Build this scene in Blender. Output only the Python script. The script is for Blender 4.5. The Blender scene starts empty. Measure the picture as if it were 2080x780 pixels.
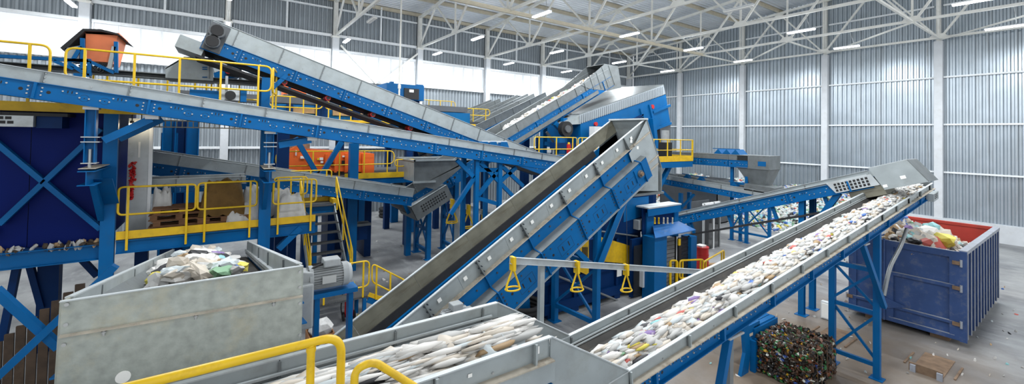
import bpy, bmesh, math, random
from mathutils import Vector, Matrix, Euler
random.seed(7)
sc = bpy.context.scene
COL = sc.collection
# ------------------------------------------------------------------ camera (calibrated from the building grid: 6 m bays)
FPX, YAW, PY0, ROLL, PX0, PIT, EYE = 845.1424, .6078, 257.8206, -.0185, 1040., .0194, 5.664
def ray(px, py):
    u, v = px-PX0, PY0-py
    cr, sr = math.cos(ROLL), math.sin(ROLL)
    u, v = u*cr+v*sr, -u*sr+v*cr
    X, z, Z = u/FPX, v/FPX, 1.0
    cp, sp = math.cos(PIT), math.sin(PIT)
    Z, z = Z*cp-z*sp, Z*sp+z*cp
    s, c = math.sin(YAW), math.cos(YAW)
    return Vector((X*c+Z*s, -X*s+Z*c, z))
def P(px, py, x=None, y=None, z=None):
    """where the sight line through a pixel meets the plane x=, y= or z= of the hall"""
    r = ray(px, py)
    t = x/r.x if x is not None else y/r.y if y is not None else (z-EYE)/r.z
    q = r*t; q.z += EYE
    return q
cam = bpy.data.cameras.new('camera'); camo = bpy.data.objects.new('camera', cam); COL.objects.link(camo)
fw = ray(PX0, PY0).normalized(); rt = (ray(PX0+100, PY0)-ray(PX0, PY0)).normalized(); up = rt.cross(fw)
camo.matrix_world = Matrix(((rt.x, up.x, -fw.x, 0), (rt.y, up.y, -fw.y, 0), (rt.z, up.z, -fw.z, EYE), (0, 0, 0, 1)))
cam.sensor_width = 36; cam.lens = FPX/2080*36; cam.shift_y = -(390-PY0)/2080; cam.clip_start = .05; cam.clip_end = 300
sc.camera = camo
# ------------------------------------------------------------------ daylight and exposure
w = bpy.data.worlds.new('world'); sc.world = w; w.use_nodes = True
w.node_tree.nodes['Background'].inputs[0].default_value = (.93, .965, 1, 1)
w.node_tree.nodes['Background'].inputs[1].default_value = 1.05
sc.view_settings.view_transform = 'Standard'; sc.view_settings.look = 'None'
sc.view_settings.exposure = 0.22; sc.view_settings.gamma = 1
sc.view_settings.use_curve_mapping = False
sc.cycles.max_bounces = 6; sc.cycles.diffuse_bounces = 3; sc.cycles.glossy_bounces = 2; sc.cycles.transparent_max_bounces = 6
# ------------------------------------------------------------------ materials
def srgb(c):
    return tuple((v/255/12.92 if v/255 <= .04045 else ((v/255+.055)/1.055)**2.4) for v in c)+(1,)
MATS = {}
def mat(name, col, rough=.5, metal=0., noise=0., scale=3., dirt=None, dirt_amt=0., dscale=1.5, bump=0., bscale=60., streak=None, spec=.5):
    m = bpy.data.materials.new(name); m.use_nodes = True; nt = m.node_tree; b = nt.nodes['Principled BSDF']
    N, L = nt.nodes.new, nt.links.new
    c0 = srgb(col)
    b.inputs['Roughness'].default_value = rough; b.inputs['Metallic'].default_value = metal
    b.inputs['Specular IOR Level'].default_value = spec
    tc = N('ShaderNodeTexCoord')
    out = None
    rgb = N('ShaderNodeRGB'); rgb.outputs[0].default_value = c0; out = rgb.outputs[0]
    if noise:
        n = N('ShaderNodeTexNoise'); n.inputs['Scale'].default_value = scale; n.inputs['Detail'].default_value = 6
        L(tc.outputs['Object'], n.inputs['Vector'])
        mr = N('ShaderNodeMapRange'); mr.inputs[1].default_value = .3; mr.inputs[2].default_value = .7
        mr.inputs[3].default_value = 1-noise; mr.inputs[4].default_value = 1+noise
        L(n.outputs[0], mr.inputs[0])
        mx = N('ShaderNodeMix'); mx.data_type = 'RGBA'; mx.blend_type = 'MULTIPLY'; mx.inputs[0].default_value = 1
        L(out, mx.inputs[6]); cc = N('ShaderNodeCombineColor')
        for i in range(3): L(mr.outputs[0], cc.inputs[i])
        L(cc.outputs[0], mx.inputs[7]); out = mx.outputs[2]
    if dirt:
        n = N('ShaderNodeTexNoise'); n.inputs['Scale'].default_value = dscale; n.inputs['Detail'].default_value = 8; n.inputs['Roughness'].default_value = .7
        if streak:
            mp = N('ShaderNodeMapping'); mp.inputs['Scale'].default_value = streak
            L(tc.outputs['Object'], mp.inputs[0]); L(mp.outputs[0], n.inputs['Vector'])
        else: L(tc.outputs['Object'], n.inputs['Vector'])
        mr = N('ShaderNodeMapRange'); mr.inputs[1].default_value = .52; mr.inputs[2].default_value = .75; mr.inputs[3].default_value = 0; mr.inputs[4].default_value = dirt_amt
        L(n.outputs[0], mr.inputs[0])
        mx = N('ShaderNodeMix'); mx.data_type = 'RGBA'; mx.inputs[7].default_value = srgb(dirt)
        L(mr.outputs[0], mx.inputs[0]); L(out, mx.inputs[6]); out = mx.outputs[2]
    L(out, b.inputs['Base Color'])
    if bump:
        n = N('ShaderNodeTexNoise'); n.inputs['Scale'].default_value = bscale; n.inputs['Detail'].default_value = 4
        L(tc.outputs['Object'], n.inputs['Vector'])
        bp = N('ShaderNodeBump'); bp.inputs['Strength'].default_value = bump; bp.inputs['Distance'].default_value = .01
        L(n.outputs[0], bp.inputs['Height']); L(bp.outputs[0], b.inputs['Normal'])
    MATS[name] = m
    return m
BLUE = (2, 90, 148)
mat('blue', BLUE, .45, noise=.12, scale=1.2, dirt=(52, 84, 104), dirt_amt=.3, dscale=2.5, spec=.18)
mat('blue_worn', (24, 96, 160), .5, noise=.2, scale=2, dirt=(70, 80, 85), dirt_amt=.8, dscale=3)
mat('navy', (4, 44, 92), .5, noise=.12, scale=.8, dirt=(12, 28, 56), dirt_amt=.5, spec=.15)
mat('navy_dark', (2, 24, 92), .5, noise=.1, scale=.5, spec=.1)
mat('container_blue', (44, 72, 122), .55, noise=.15, scale=2, dirt=(120, 120, 118), dirt_amt=.5, dscale=4)
mat('container_edge', (150, 155, 165), .6, noise=.15, scale=3, dirt=(90, 80, 70), dirt_amt=.6, dscale=6)
mat('container_red', (176, 58, 46), .6, noise=.15, scale=2, dirt=(120, 60, 45), dirt_amt=.6)
mat('galv', (158, 166, 168), .5, .25, noise=.12, scale=2.5, dirt=(128, 128, 116), dirt_amt=.5, dscale=1.6)
mat('galv_light', (186, 192, 194), .5, .25, noise=.1, scale=3, dirt=(140, 138, 128), dirt_amt=.5, dscale=2.5)
mat('galv_dark', (112, 118, 120), .5, .3, noise=.15, scale=2.5, dirt=(85, 82, 74), dirt_amt=.6, dscale=2)
mat('spangle', (162, 168, 162), .48, .3, noise=.16, scale=14, dirt=(190, 178, 142), dirt_amt=.85, dscale=1.1, bump=.12, bscale=30)
mat('rust_sheet', (120, 118, 104), .55, .25, noise=.22, scale=2, dirt=(88, 76, 58), dirt_amt=.85, dscale=1.5, streak=(1, 1, 6))
mat('dusty_flange', (172, 164, 150), .8, noise=.2, scale=8, dirt=(110, 92, 70), dirt_amt=.8, dscale=6)
mat('belt', (58, 56, 54), .75, noise=.25, scale=5, dirt=(95, 88, 78), dirt_amt=.5, dscale=3)
mat('belt_dark', (36, 36, 38), .7, noise=.2, scale=5)
mat('black', (20, 20, 22), .6)
mat('rubber', (30, 30, 32), .7)
mat('bolt', (176, 178, 178), .4, .5)
mat('bolt_dark', (70, 76, 84), .5, .4)
mat('yellow', (222, 182, 18), .4, noise=.08, scale=3, dirt=(150, 110, 40), dirt_amt=.5, dscale=7)
mat('yellow_deck', (218, 176, 20), .5, noise=.12, scale=4, dirt=(140, 110, 50), dirt_amt=.5, dscale=5)
mat('orange', (226, 100, 30), .5, noise=.12, scale=1.5, dirt=(150, 70, 30), dirt_amt=.4)
mat('orange_light', (226, 122, 74), .5, noise=.1, scale=3)
mat('red', (186, 30, 30), .4, noise=.1)
mat('white_paint', (232, 236, 238), .6, noise=.05, scale=2, dirt=(190, 188, 180), dirt_amt=.4, dscale=3)
mat('white_concrete', (206, 210, 214), .8, noise=.06, scale=2, dirt=(180, 178, 170), dirt_amt=.35, dscale=3)
mat('truss_white', (226, 226, 220), .6, noise=.07, scale=1.5, dirt=(170, 160, 140), dirt_amt=.4, dscale=2)
mat('clad', (178, 188, 196), .34, .65, noise=.08, scale=.8, dirt=(120, 116, 108), dirt_amt=.5, dscale=.5, streak=(6, 6, .35))
mat('clad_back', (150, 158, 164), .5, .3, noise=.08, scale=.8)
mat('deck_steel', (226, 230, 234), .35, .5, noise=.08, scale=.6)
mat('purlin', (196, 188, 168), .7, noise=.08)
mat('sticker', (236, 236, 232), .6)
mat('grey_paint', (150, 154, 156), .5, noise=.08, scale=4, dirt=(110, 105, 95), dirt_amt=.4, dscale=6)
mat('grey_dark', (84, 88, 92), .5, noise=.1)
mat('cabinet', (206, 210, 212), .5)
mat('wood', (120, 84, 56), .8, noise=.25, scale=5, streak=(1, 8, 8), dirt=(70, 48, 32), dirt_amt=.6, dscale=3)
mat('plank_dark', (66, 52, 40), .85, noise=.3, scale=4, dirt=(34, 28, 24), dirt_amt=.8, dscale=3)
mat('wood_pale', (176, 146, 104), .8, noise=.2, scale=5)
mat('tarp', (112, 84, 40), .85, noise=.3, scale=3, dirt=(60, 44, 22), dirt_amt=.8, dscale=3)
mat('bigbag', (206, 206, 204), .75, noise=.08, scale=3, dirt=(140, 135, 125), dirt_amt=.5, dscale=3)
mat('cardboard', (150, 104, 66), .8, noise=.15)
mat('glass_dark', (40, 60, 80), .15)
mat('grating', (70, 72, 74), .6, noise=.3, scale=30)
mat('pipe_metal', (130, 134, 136), .4, .5)
mat('oil', (64, 52, 38), .6, noise=.4, scale=2)
WASTE = ['w_white', 'w_grey', 'w_pale', 'w_blue', 'w_green', 'w_yellow', 'w_red', 'w_purple', 'w_dark', 'w_card', 'w_cyan', 'w_clear']
for n, c in zip(WASTE, [(214, 211, 206), (178, 177, 174), (200, 190, 176), (70, 110, 180), (124, 166, 130), (214, 200, 84), (184, 84, 74), (128, 104, 156), (48, 48, 52), (168, 140, 104), (140, 192, 194), (196, 204, 206)]):
    mat(n, c, .55)
mat('w_black', (24, 24, 26), .4)
for n, c in zip(['b_brown', 'b_dark', 'b_green', 'b_white', 'b_rust', 'b_yellow', 'b_blue', 'b_black'],
                [(78, 54, 38), (40, 34, 28), (46, 110, 60), (205, 205, 195), (110, 62, 34), (196, 150, 40), (50, 80, 150), (22, 22, 22)]):
    mat(n, c, .45)
mat('rust', (122, 100, 80), .8, noise=.25, scale=6)
def emis(name, col, s):
    m = bpy.data.materials.new(name); m.use_nodes = True; b = m.node_tree.nodes['Principled BSDF']
    b.inputs['Emission Color'].default_value = srgb(col); b.inputs['Emission Strength'].default_value = s
    b.inputs['Base Color'].default_value = (.9, .9, .9, 1); MATS[name] = m
emis('tube_glow', (240, 248, 255), 14)
emis('bulb_glow', (255, 236, 200), 12)
def glassmat(name, tint, alpha, rough=.1):
    m = bpy.data.materials.new(name); m.use_nodes = True; nt = m.node_tree; b = nt.nodes['Principled BSDF']
    b.inputs['Base Color'].default_value = srgb(tint); b.inputs['Roughness'].default_value = rough
    b.inputs['Alpha'].default_value = alpha; MATS[name] = m
glassmat('pane', (235, 242, 250), .25)
glassmat('mesh_screen', (40, 42, 44), .55, .6)
# concrete floor: grey slab with tyre-dark zones and brown dirt around the balers
def floor_mat():
    m = bpy.data.materials.new('concrete_floor'); m.use_nodes = True; nt = m.node_tree; b = nt.nodes['Principled BSDF']; N, L = nt.nodes.new, nt.links.new
    g = N('ShaderNodeNewGeometry')
    def noise(s, d=8, r=.6, st=(1, 1, 1)):
        mp = N('ShaderNodeMapping'); mp.inputs['Scale'].default_value = st; L(g.outputs['Position'], mp.inputs[0])
        n = N('ShaderNodeTexNoise'); n.inputs['Scale'].default_value = s; n.inputs['Detail'].default_value = d; n.inputs['Roughness'].default_value = r
        L(mp.outputs[0], n.inputs['Vector']); return n.outputs[0]
    def ramp(v, a, c):
        r = N('ShaderNodeMapRange'); r.inputs[1].default_value = a; r.inputs[2].default_value = c; L(v, r.inputs[0]); return r.outputs[0]
    def mix(f, a, c):
        x = N('ShaderNodeMix'); x.data_type = 'RGBA'
        L(f, x.inputs[0]); L(a, x.inputs[6])
        if isinstance(c, tuple): x.inputs[7].default_value = c
        else: L(c, x.inputs[7])
        return x.outputs[2]
    base = N('ShaderNodeRGB'); base.outputs[0].default_value = srgb((156, 157, 157))
    o = mix(ramp(noise(.35), .38, .7), base.outputs[0], srgb((98, 100, 104)))
    o = mix(ramp(noise(2.2, 8, .7, (1, .35, 1)), .5, .8), o, srgb((168, 170, 170)))
    sep = N('ShaderNodeSeparateXYZ'); L(g.outputs['Position'], sep.inputs[0])
    # brown dirt under the front conveyor and around the roll-off bin
    dx = N('ShaderNodeMath'); dx.operation = 'SUBTRACT'; L(sep.outputs[0], dx.inputs[0]); dx.inputs[1].default_value = 12.5
    dy = N('ShaderNodeMath'); dy.operation = 'SUBTRACT'; L(sep.outputs[1], dy.inputs[0]); dy.inputs[1].default_value = 4.5
    a = N('ShaderNodeMath'); a.operation = 'MULTIPLY'; L(dx.outputs[0], a.inputs[0]); L(dx.outputs[0], a.inputs[1])
    c = N('ShaderNodeMath'); c.operation = 'MULTIPLY'; L(dy.outputs[0], c.inputs[0]); L(dy.outputs[0], c.inputs[1])
    s = N('ShaderNodeMath'); s.operation = 'MULTIPLY_ADD'; L(c.outputs[0], s.inputs[0]); s.inputs[1].default_value = 2.4; L(a.outputs[0], s.inputs[2])
    q = N('ShaderNodeMath'); q.operation = 'SQRT'; L(s.outputs[0], q.inputs[0])
    e = N('ShaderNodeMath'); e.operation = 'MULTIPLY_ADD'; L(noise(.8), e.inputs[0]); e.inputs[1].default_value = -5; L(q.outputs[0], e.inputs[2])
    inv = N('ShaderNodeMapRange'); inv.inputs[1].default_value = 0; inv.inputs[2].default_value = 4.6; inv.inputs[3].default_value = .9; inv.inputs[4].default_value = 0; L(e.outputs[0], inv.inputs[0])
    o = mix(inv.outputs[0], o, srgb((116, 100, 82)))
    o = mix(ramp(noise(5, 10, .75), .6, .85), o, srgb((96, 86, 74)))
    L(o, b.inputs['Base Color'])
    rr = N('ShaderNodeMapRange'); rr.inputs[1].default_value = .35; rr.inputs[2].default_value = .7; rr.inputs[3].default_value = .38; rr.inputs[4].default_value = .75
    L(noise(.5), rr.inputs[0]); L(rr.outputs[0], b.inputs['Roughness'])
    MATS['floor'] = m
floor_mat()
# ------------------------------------------------------------------ mesh helpers
def prof_box(w, h): return [(-w/2, -h/2), (w/2, -h/2), (w/2, h/2), (-w/2, h/2)]
def prof_I(w, h, t=.012):
    t2 = t*.8
    return [(-w/2, -h/2), (w/2, -h/2), (w/2, -h/2+t), (t2/2, -h/2+t), (t2/2, h/2-t), (w/2, h/2-t), (w/2, h/2), (-w/2, h/2), (-w/2, h/2-t), (-t2/2, h/2-t), (-t2/2, -h/2+t), (-w/2, -h/2+t)]
def prof_C(w, h, t=.012):
    return [(-w/2, -h/2), (w/2, -h/2), (w/2, -h/2+t), (-w/2+t, -h/2+t), (-w/2+t, h/2-t), (w/2, h/2-t), (w/2, h/2), (-w/2, h/2)]
class MB:
    def __init__(s): s.v = []; s.f = []; s.m = []; s.mi = 0; s.sm = []
    def add(s, vs, fs, smooth=False):
        o = len(s.v); s.v += [tuple(q) for q in vs]
        for q in fs: s.f.append(tuple(i+o for i in q)); s.m.append(s.mi); s.sm.append(smooth)
        return s
    def box(s, x0, x1, y0, y1, z0, z1):
        return s.add([(x0, y0, z0), (x1, y0, z0), (x1, y1, z0), (x0, y1, z0), (x0, y0, z1), (x1, y0, z1), (x1, y1, z1), (x0, y1, z1)],
                     [(3, 2, 1, 0), (4, 5, 6, 7), (0, 1, 5, 4), (1, 2, 6, 5), (2, 3, 7, 6), (3, 0, 4, 7)])
    def prism(s, pts, d):
        """planar polygon pts swept by vector d"""
        n = len(pts); d = Vector(d); a = [Vector(q) for q in pts]
        return s.add(a+[q+d for q in a], [tuple(range(n))[::-1], tuple(range(n, 2*n))]+[(i, (i+1) % n, n+(i+1) % n, n+i) for i in range(n)])
    def hexa(s, p):  # 8 corners: bottom 4 then top 4
        return s.add(p, [(3, 2, 1, 0), (4, 5, 6, 7), (0, 1, 5, 4), (1, 2, 6, 5), (2, 3, 7, 6), (3, 0, 4, 7)])
    def sweep(s, p, q, prof, up=(0, 0, 1), roll=0):
        p, q = Vector(p), Vector(q); d = (q-p).normalized(); u = Vector(up)
        if abs(d.dot(u)) > .98: u = Vector((0, 1, 0)) if abs(d.y) < .9 else Vector((1, 0, 0))
        r = d.cross(u).normalized(); u = r.cross(d)
        if roll:
            r, u = r*math.cos(roll)+u*math.sin(roll), u*math.cos(roll)-r*math.sin(roll)
        n = len(prof)
        vs = [p+r*a+u*b for a, b in prof]+[q+r*a+u*b for a, b in prof]
        return s.add(vs, [tuple(range(n))[::-1], tuple(range(n, 2*n))]+[(i, (i+1) % n, n+(i+1) % n, n+i) for i in range(n)])
    def beam(s, p, q, w, h=None, up=(0, 0, 1)): return s.sweep(p, q, prof_box(w, h or w), up)
    def cyl(s, p, q, r, n=10, r2=None, caps=True):
        p, q = Vector(p), Vector(q); d = (q-p).normalized(); u = Vector((0, 0, 1)) if abs(d.z) < .9 else Vector((1, 0, 0))
        a = d.cross(u).normalized(); b = a.cross(d); r2 = r if r2 is None else r2
        vs = [p+(a*math.cos(2*math.pi*i/n)+b*math.sin(2*math.pi*i/n))*r for i in range(n)]+[q+(a*math.cos(2*math.pi*i/n)+b*math.sin(2*math.pi*i/n))*r2 for i in range(n)]
        s.add(vs, [(i, (i+1) % n, n+(i+1) % n, n+i) for i in range(n)], True)
        if caps: s.add(vs, [tuple(range(n))[::-1], tuple(range(n, 2*n))])
        return s
    def tube(s, pts, r, n=8, closed=False):
        pts = [Vector(q) for q in pts]; m = len(pts); rings = []
        pu = None
        for i in range(m):
            if closed: d = (pts[(i+1) % m]-pts[i-1]).normalized()
            else: d = (pts[min(i+1, m-1)]-pts[max(i-1, 0)]).normalized()
            if pu is None:
                pu = Vector((0, 0, 1)) if abs(d.z) < .9 else Vector((1, 0, 0))
            a = d.cross(pu)
            if a.length < 1e-5: a = d.cross(Vector((.3, .8, .5)))
            a.normalize(); b = a.cross(d); pu = b
            rings.append([pts[i]+(a*math.cos(2*math.pi*k/n)+b*math.sin(2*math.pi*k/n))*r for k in range(n)])
        vs = [q for g in rings for q in g]
        fs = []
        for i in range(m if closed else m-1):
            j = (i+1) % m
            for k in range(n): fs.append((i*n+k, i*n+(k+1) % n, j*n+(k+1) % n, j*n+k))
        s.add(vs, fs, True)
        if not closed: s.add(rings[0]+rings[-1], [tuple(range(n)), tuple(range(n, 2*n))[::-1]])
        return s
    def build(s, name, m, parent=None, bevel=0):
        me = bpy.data.meshes.new(name); me.from_pydata(s.v, [], s.f)
        ms = m if isinstance(m, (list, tuple)) else [m]
        for q in ms: me.materials.append(MATS[q])
        me.polygons.foreach_set('material_index', s.m); me.polygons.foreach_set('use_smooth', s.sm)
        me.update()
        bm = bmesh.new(); bm.from_mesh(me); bmesh.ops.recalc_face_normals(bm, faces=bm.faces); bm.to_mesh(me); bm.free()
        o = bpy.data.objects.new(name, me); COL.objects.link(o)
        if parent: o.parent = parent
        if bevel:
            md = o.modifiers.new('bevel', 'BEVEL'); md.width = bevel; md.segments = 2; md.limit_method = 'ANGLE'
        return o
def fillet(pts, r, n=5, closed=False):
    pts = [Vector(q) for q in pts]; m = len(pts); out = []
    for i in range(m):
        if not closed and i in (0, m-1): out.append(pts[i]); continue
        a, b, c = pts[i-1], pts[i], pts[(i+1) % m]
        u, v = (a-b), (c-b); lu, lv = u.length, v.length; u.normalize(); v.normalize()
        rr = min(r, lu*.48, lv*.48)
        p, q = b+u*rr, b+v*rr
        for k in range(n+1):
            t = k/n; out.append(p*(1-t)**2+b*2*t*(1-t)+q*t*t)
    return out
def tag(o, label, cat, group=None, kind=None):
    if label: o['label'] = label
    if cat: o['category'] = cat
    if group: o['group'] = group
    if kind: o['kind'] = kind
    return o
def T(name, label, cat, loc=(0, 0, 0), rot=(0, 0, 0), group=None):
    o = bpy.data.objects.new(name, None); COL.objects.link(o); o.location = loc; o.rotation_euler = rot; o.empty_display_size = .1
    return tag(o, label, cat, group)
def inst(o, parent=None, loc=None, rot=None, scale=None):
    c = o.copy(); COL.objects.link(c)
    c.parent = parent if parent else o.parent
    if loc is not None: c.location = loc
    if rot is not None: c.rotation_euler = rot
    if scale is not None: c.scale = scale
    return c
def struct(name, mb, m): return tag(mb.build(name, m), None, None, kind='structure')
def SE(name):
    o = bpy.data.objects.new(name, None); COL.objects.link(o); o['kind'] = 'structure'; return o
ORD = ['first', 'second', 'third', 'fourth', 'fifth', 'sixth', 'seventh', 'eighth', 'ninth', 'tenth']
# ================================================================== THE HALL
BAY = 6.0
RX, BY = 36.94, 30.0           # inner lines of the right wall and the windowed back wall
CX = [-5.9+BAY*i for i in range(-1, 8)]     # back-wall columns
CY = [6.12-12, 6.12-6, 6.12, 12.12, 18.12, 24.12]
LX, FY = -16.0, -7.0           # how far the floor runs
def roof_z(y): return 14.62+.085*(BY-y)
struct('floor', MB().box(LX, RX+.3, FY, BY+.3, -.3, 0), 'floor')
def corr(length, height, pitch=.27, depth=.09):
    """trapezoid sheet in the local XZ plane, ribs upright"""
    m = MB(); n = max(1, round(length/pitch)); p = length/n; xs = []
    for i in range(n):
        for fx, d in ((0, 0), (.34, 0), (.5, 1), (.84, 1)): xs.append(((i+fx)*p, d*depth))
    xs.append((length, 0))
    vs = [(a, b, z) for a, b in xs for z in (0, height)]
    m.add(vs, [(2*i, 2*i+2, 2*i+3, 2*i+1) for i in range(len(xs)-1)])
    return m
# --- right wall
wr = SE('wall_right')
edges_y = [FY]+[c for c in CY if c > FY]+[BY]
levels = [1.0, 3.85, 6.816, 9.78, 12.1, 14.3, 17.6]
for i in range(len(edges_y)-1):
    a, b = edges_y[i], edges_y[i+1]
    for k in range(len(levels)-1):
        key = ('c', round(b-a, 2), k)
        if key not in MATS:
            o = corr(b-a, levels[k+1]-levels[k]+.06).build('cladding_panel', 'clad', wr); MATS[key] = o
        else: o = inst(MATS[key], wr)
        o.location = (RX+.16, a, levels[k]); o.rotation_euler = (0, 0, math.pi/2)
    for z in (3.85, 6.816, 9.78, 14.3):
        o = MB().box(RX-.06, RX+.1, a+.2, b-.2, z-.05, z+.05).build('girt', 'white_paint', wr)
struct('baseboard_right', MB().box(RX-.35, RX+.3, FY, BY, 0, 1.02), 'white_concrete')
# --- back wall with its window band
wb = SE('wall_back')
zs, zt = 9.16, 11.1
ex = [LX]+[c for c in CX]+[RX+.2]
for i in range(len(ex)-1):
    a, b = ex[i], ex[i+1]
    if b-a < .5: continue
    for z0, z1 in ((0, 4.6), (4.6, zs), (zt+.12, 12.17), (12.17, 15.0)):
        key = ('b', round(b-a, 2), z0)
        if key not in MATS: o = corr(b-a, z1-z0).build('cladding_panel', 'clad_back', wb); MATS[key] = o
        else: o = inst(MATS[key], wb)
        o.location = (a, BY+.12, z0)
    for z, h in ((12.17, .09), (4.6, .07), (14.0, .05)):
        MB().box(a+.2, b-.2, BY-.08, BY+.1, z-h, z+h).build('girt', 'white_paint', wb)
wi = 0
for i in range(1, len(CX)-1):
    a, b = CX[i]+.22, CX[i+1]-.22
    if CX[i] > 31: break
    wi += 1
    wn = SE('window_%d' % wi)
    f = MB(); f.box(a, b, BY-.1, BY+.16, zs, zs+.16); f.box(a, b, BY-.1, BY+.16, zt-.02, zt+.14); f.box(a, a+.08, BY-.06, BY+.14, zs, zt); f.box(b-.08, b, BY-.06, BY+.14, zs, zt)
    f.build('window_frame', 'white_paint', wn)
    n = 6; wv = (b-a-.16)/n
    for k in range(n):
        x0 = a+.08+k*wv
        pn = MB().box(x0+.02, x0+wv-.02, BY+.05, BY+.056, zs+.16, zt-.02).build('pane', 'pane', wn)
        if k: MB().box(x0-.025, x0+.025, BY, BY+.1, zs+.16, zt-.02).build('mullion', 'white_paint', wn)
# the left-most bay: window over half of it
wi += 1; wn = SE('window_%d' % wi); a, b = -10.0, CX[1]-.22
f = MB(); f.box(a, b, BY-.1, BY+.16, zs, zs+.16); f.box(a, b, BY-.1, BY+.16, zt-.02, zt+.14); f.box(a-.1, a+.1, BY-.06, BY+.14, zs, zt)
f.build('window_frame', 'white_paint', wn)
MB().box(a+.1, b, BY+.05, BY+.056, zs+.16, zt-.02).build('pane', 'pane', wn)
o = corr(a-CX[0], zt-zs+.12).build('cladding_panel', 'clad_back', wb); o.location = (CX[0], BY+.12, zs)
for i in range(1, len(CX)-1):
    MB().box(CX[i]+3.05, CX[i]+3.15, BY-.05, BY+.08, 12.25, 14.7).build('wall_post', 'white_paint', wb)
# --- columns
for i, x in enumerate(CX[1:]):
    t = T('concrete_column', 'white concrete column of the windowed back wall, %s from the left' % ORD[i], 'column', (x, BY-.1, 0), group='columns of the back wall')
    MB().box(-.2, .2, -.28, .15, 0, 12.1).build('shaft', 'white_concrete', t)
    MB().box(-.13, .13, -.16, .12, 12.1, 14.55).build('steel_post', 'truss_white', t)
    MB().box(-.24, .24, -.3, .15, 11.98, 12.1).build('cap_plate', 'truss_white', t)
for i, y in enumerate(CY[::-1]):
    t = T('concrete_column', 'white column on the right corrugated wall, %s from the far corner' % ORD[i], 'column', (RX-.1, y, 0), group='columns of the right wall')
    MB().box(-.2, .15, -.19, .19, 0, 12.05).build('shaft', 'white_concrete', t)
    MB().box(-.1, .12, -.1, .1, 12.05, roof_z(y)-.1).build('steel_post', 'truss_white', t)
# --- ceiling: ribbed steel deck on purlins
ce = SE('ceiling')
dk = corr(BY-FY+.4, RX-LX, .3, .07).build('roof_deck', 'deck_steel', ce)
sl = math.atan(.085)
dk.matrix_world = Matrix.Translation((LX, BY+.2, roof_z(BY+.2)+.16)) @ Matrix(((0, 0, 1, 0), (-math.cos(sl), math.sin(sl), 0, 0), (math.sin(sl), math.cos(sl), 0, 0), (0, 0, 0, 1)))
pur = None
for k in range(13):
    y = BY-3*k
    if y < FY: break
    o = MB().sweep((LX, 0, 0), (RX, 0, 0), prof_I(.14, .24, .02)).build('purlin', 'purlin', ce) if pur is None else inst(pur)
    pur = pur or o; o.location = (0, y, roof_z(y)+.02)
# --- roof trusses (bottom chord 12.15 m, nodes every 6 m, rising top chord)
ZB = 12.15
def truss(x, label):
    t = T('roof_truss', label, 'roof truss', (x, 0, 0), group='steel roof trusses')
    ylo = FY
    MB().sweep((0, BY, ZB), (0, ylo, ZB), prof_box(.13, .13)).build('bottom_chord', 'truss_white', t)
    MB().sweep((0, BY, roof_z(BY)-.2), (0, ylo, roof_z(ylo)-.2), prof_box(.18, .16)).build('top_chord', 'truss_white', t)
    for k in range(6):
        yb = BY-6*k; ym = yb-3
        if ym < ylo: break
        zm = roof_z(ym)-.2
        MB().beam((0, yb-.1, ZB), (0, ym, zm), .11, .11).build('diagonal', 'truss_white', t)
        MB().beam((0, ym, zm), (0, yb-6, ZB), .09, .09).build('diagonal', 'truss_white', t)
        MB().prism([(-.015, ym-.42, zm+.05), (-.015, ym+.42, zm+.05), (-.015, ym+.2, zm-.3), (-.015, ym-.2, zm-.3)], (.03, 0, 0)).build('gusset_plate', 'truss_white', t)
        if k:
            MB().beam((0, yb, ZB), (0, yb, roof_z(yb)-.2), .09, .09).build('post', 'truss_white', t)
            MB().prism([(-.08, yb-.45, ZB), (-.08, yb+.45, ZB), (-.08, yb+.25, ZB+.24), (-.08, yb-.25, ZB+.24)], (.03, 0, 0)).build('gusset_plate', 'truss_white', t)
    return t
TX = [CX[1]+6*i for i in range(8)]
for i, x in enumerate(TX[::-1]):
    truss(min(x, RX-.55), 'white steel roof truss, %s from the right corrugated wall' % ORD[i])
for k, (pa, pb) in enumerate((((692, 92), (764, 170)), ((850, 108), (772, 168)))):
    tag(MB().beam(P(*pa, y=BY-.3), P(*pb, y=BY-.3), .12, .12).build('column_brace', 'truss_white'), ['white diagonal brace falling right across the windows', 'white diagonal brace falling left across the windows'][k], 'brace')
q = P(813, 100, y=21.0); dp_ = T('drop_pipe', 'thin white pipe dropping from the roof before the windows', 'pipe', (q.x, 21.0, 0))
MB().cyl((0, 0, P(813, 232, y=21).z), (0, 0, roof_z(21)-.14), .045, 8).build('pipe', 'truss_white', dp_); MB().cyl((0, 0, P(813, 180, y=21).z), (0, 0, P(813, 172, y=21).z), .08, 8).build('coupling', 'truss_white', dp_)
# --- longitudinal ties, cable tray and wind bracing at bottom-chord level
for j, y in enumerate((18, 6)):
    o = MB(); o.beam((TX[0], y, ZB-.02), (RX-.3, y, ZB-.02), .1, .1)
    tag(o.build('roof_tie', 'truss_white'), ['white steel tie carrying the cable tray across the trusses', 'white steel tie across the trusses near the upper right corner'][j], 'steel tie')
tr = T('cable_tray', 'long perforated cable tray running under the roof trusses', 'cable tray', (0, 17.72, ZB-.1))
MB().sweep((TX[0], 0, 0), (RX-7, 0, 0), prof_C(.2, .09, .012), roll=math.pi/2).build('tray_channel', 'purlin', tr)
MB().cyl((TX[0], -.2, -.12), (RX-7, -.2, -.12), .03, 6).build('conduit', 'purlin', tr)
for i, y in enumerate((18, 12, 6, 0)):
    o = MB().sweep((30.1, y, ZB-.08), (RX-.5, y+6, ZB-.08), prof_box(.14, .06))
    tag(o.build('wind_brace', 'truss_white'), 'flat diagonal wind brace beside the right wall, %s from the far corner' % ORD[i], 'brace', 'wind braces under the roof')
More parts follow.
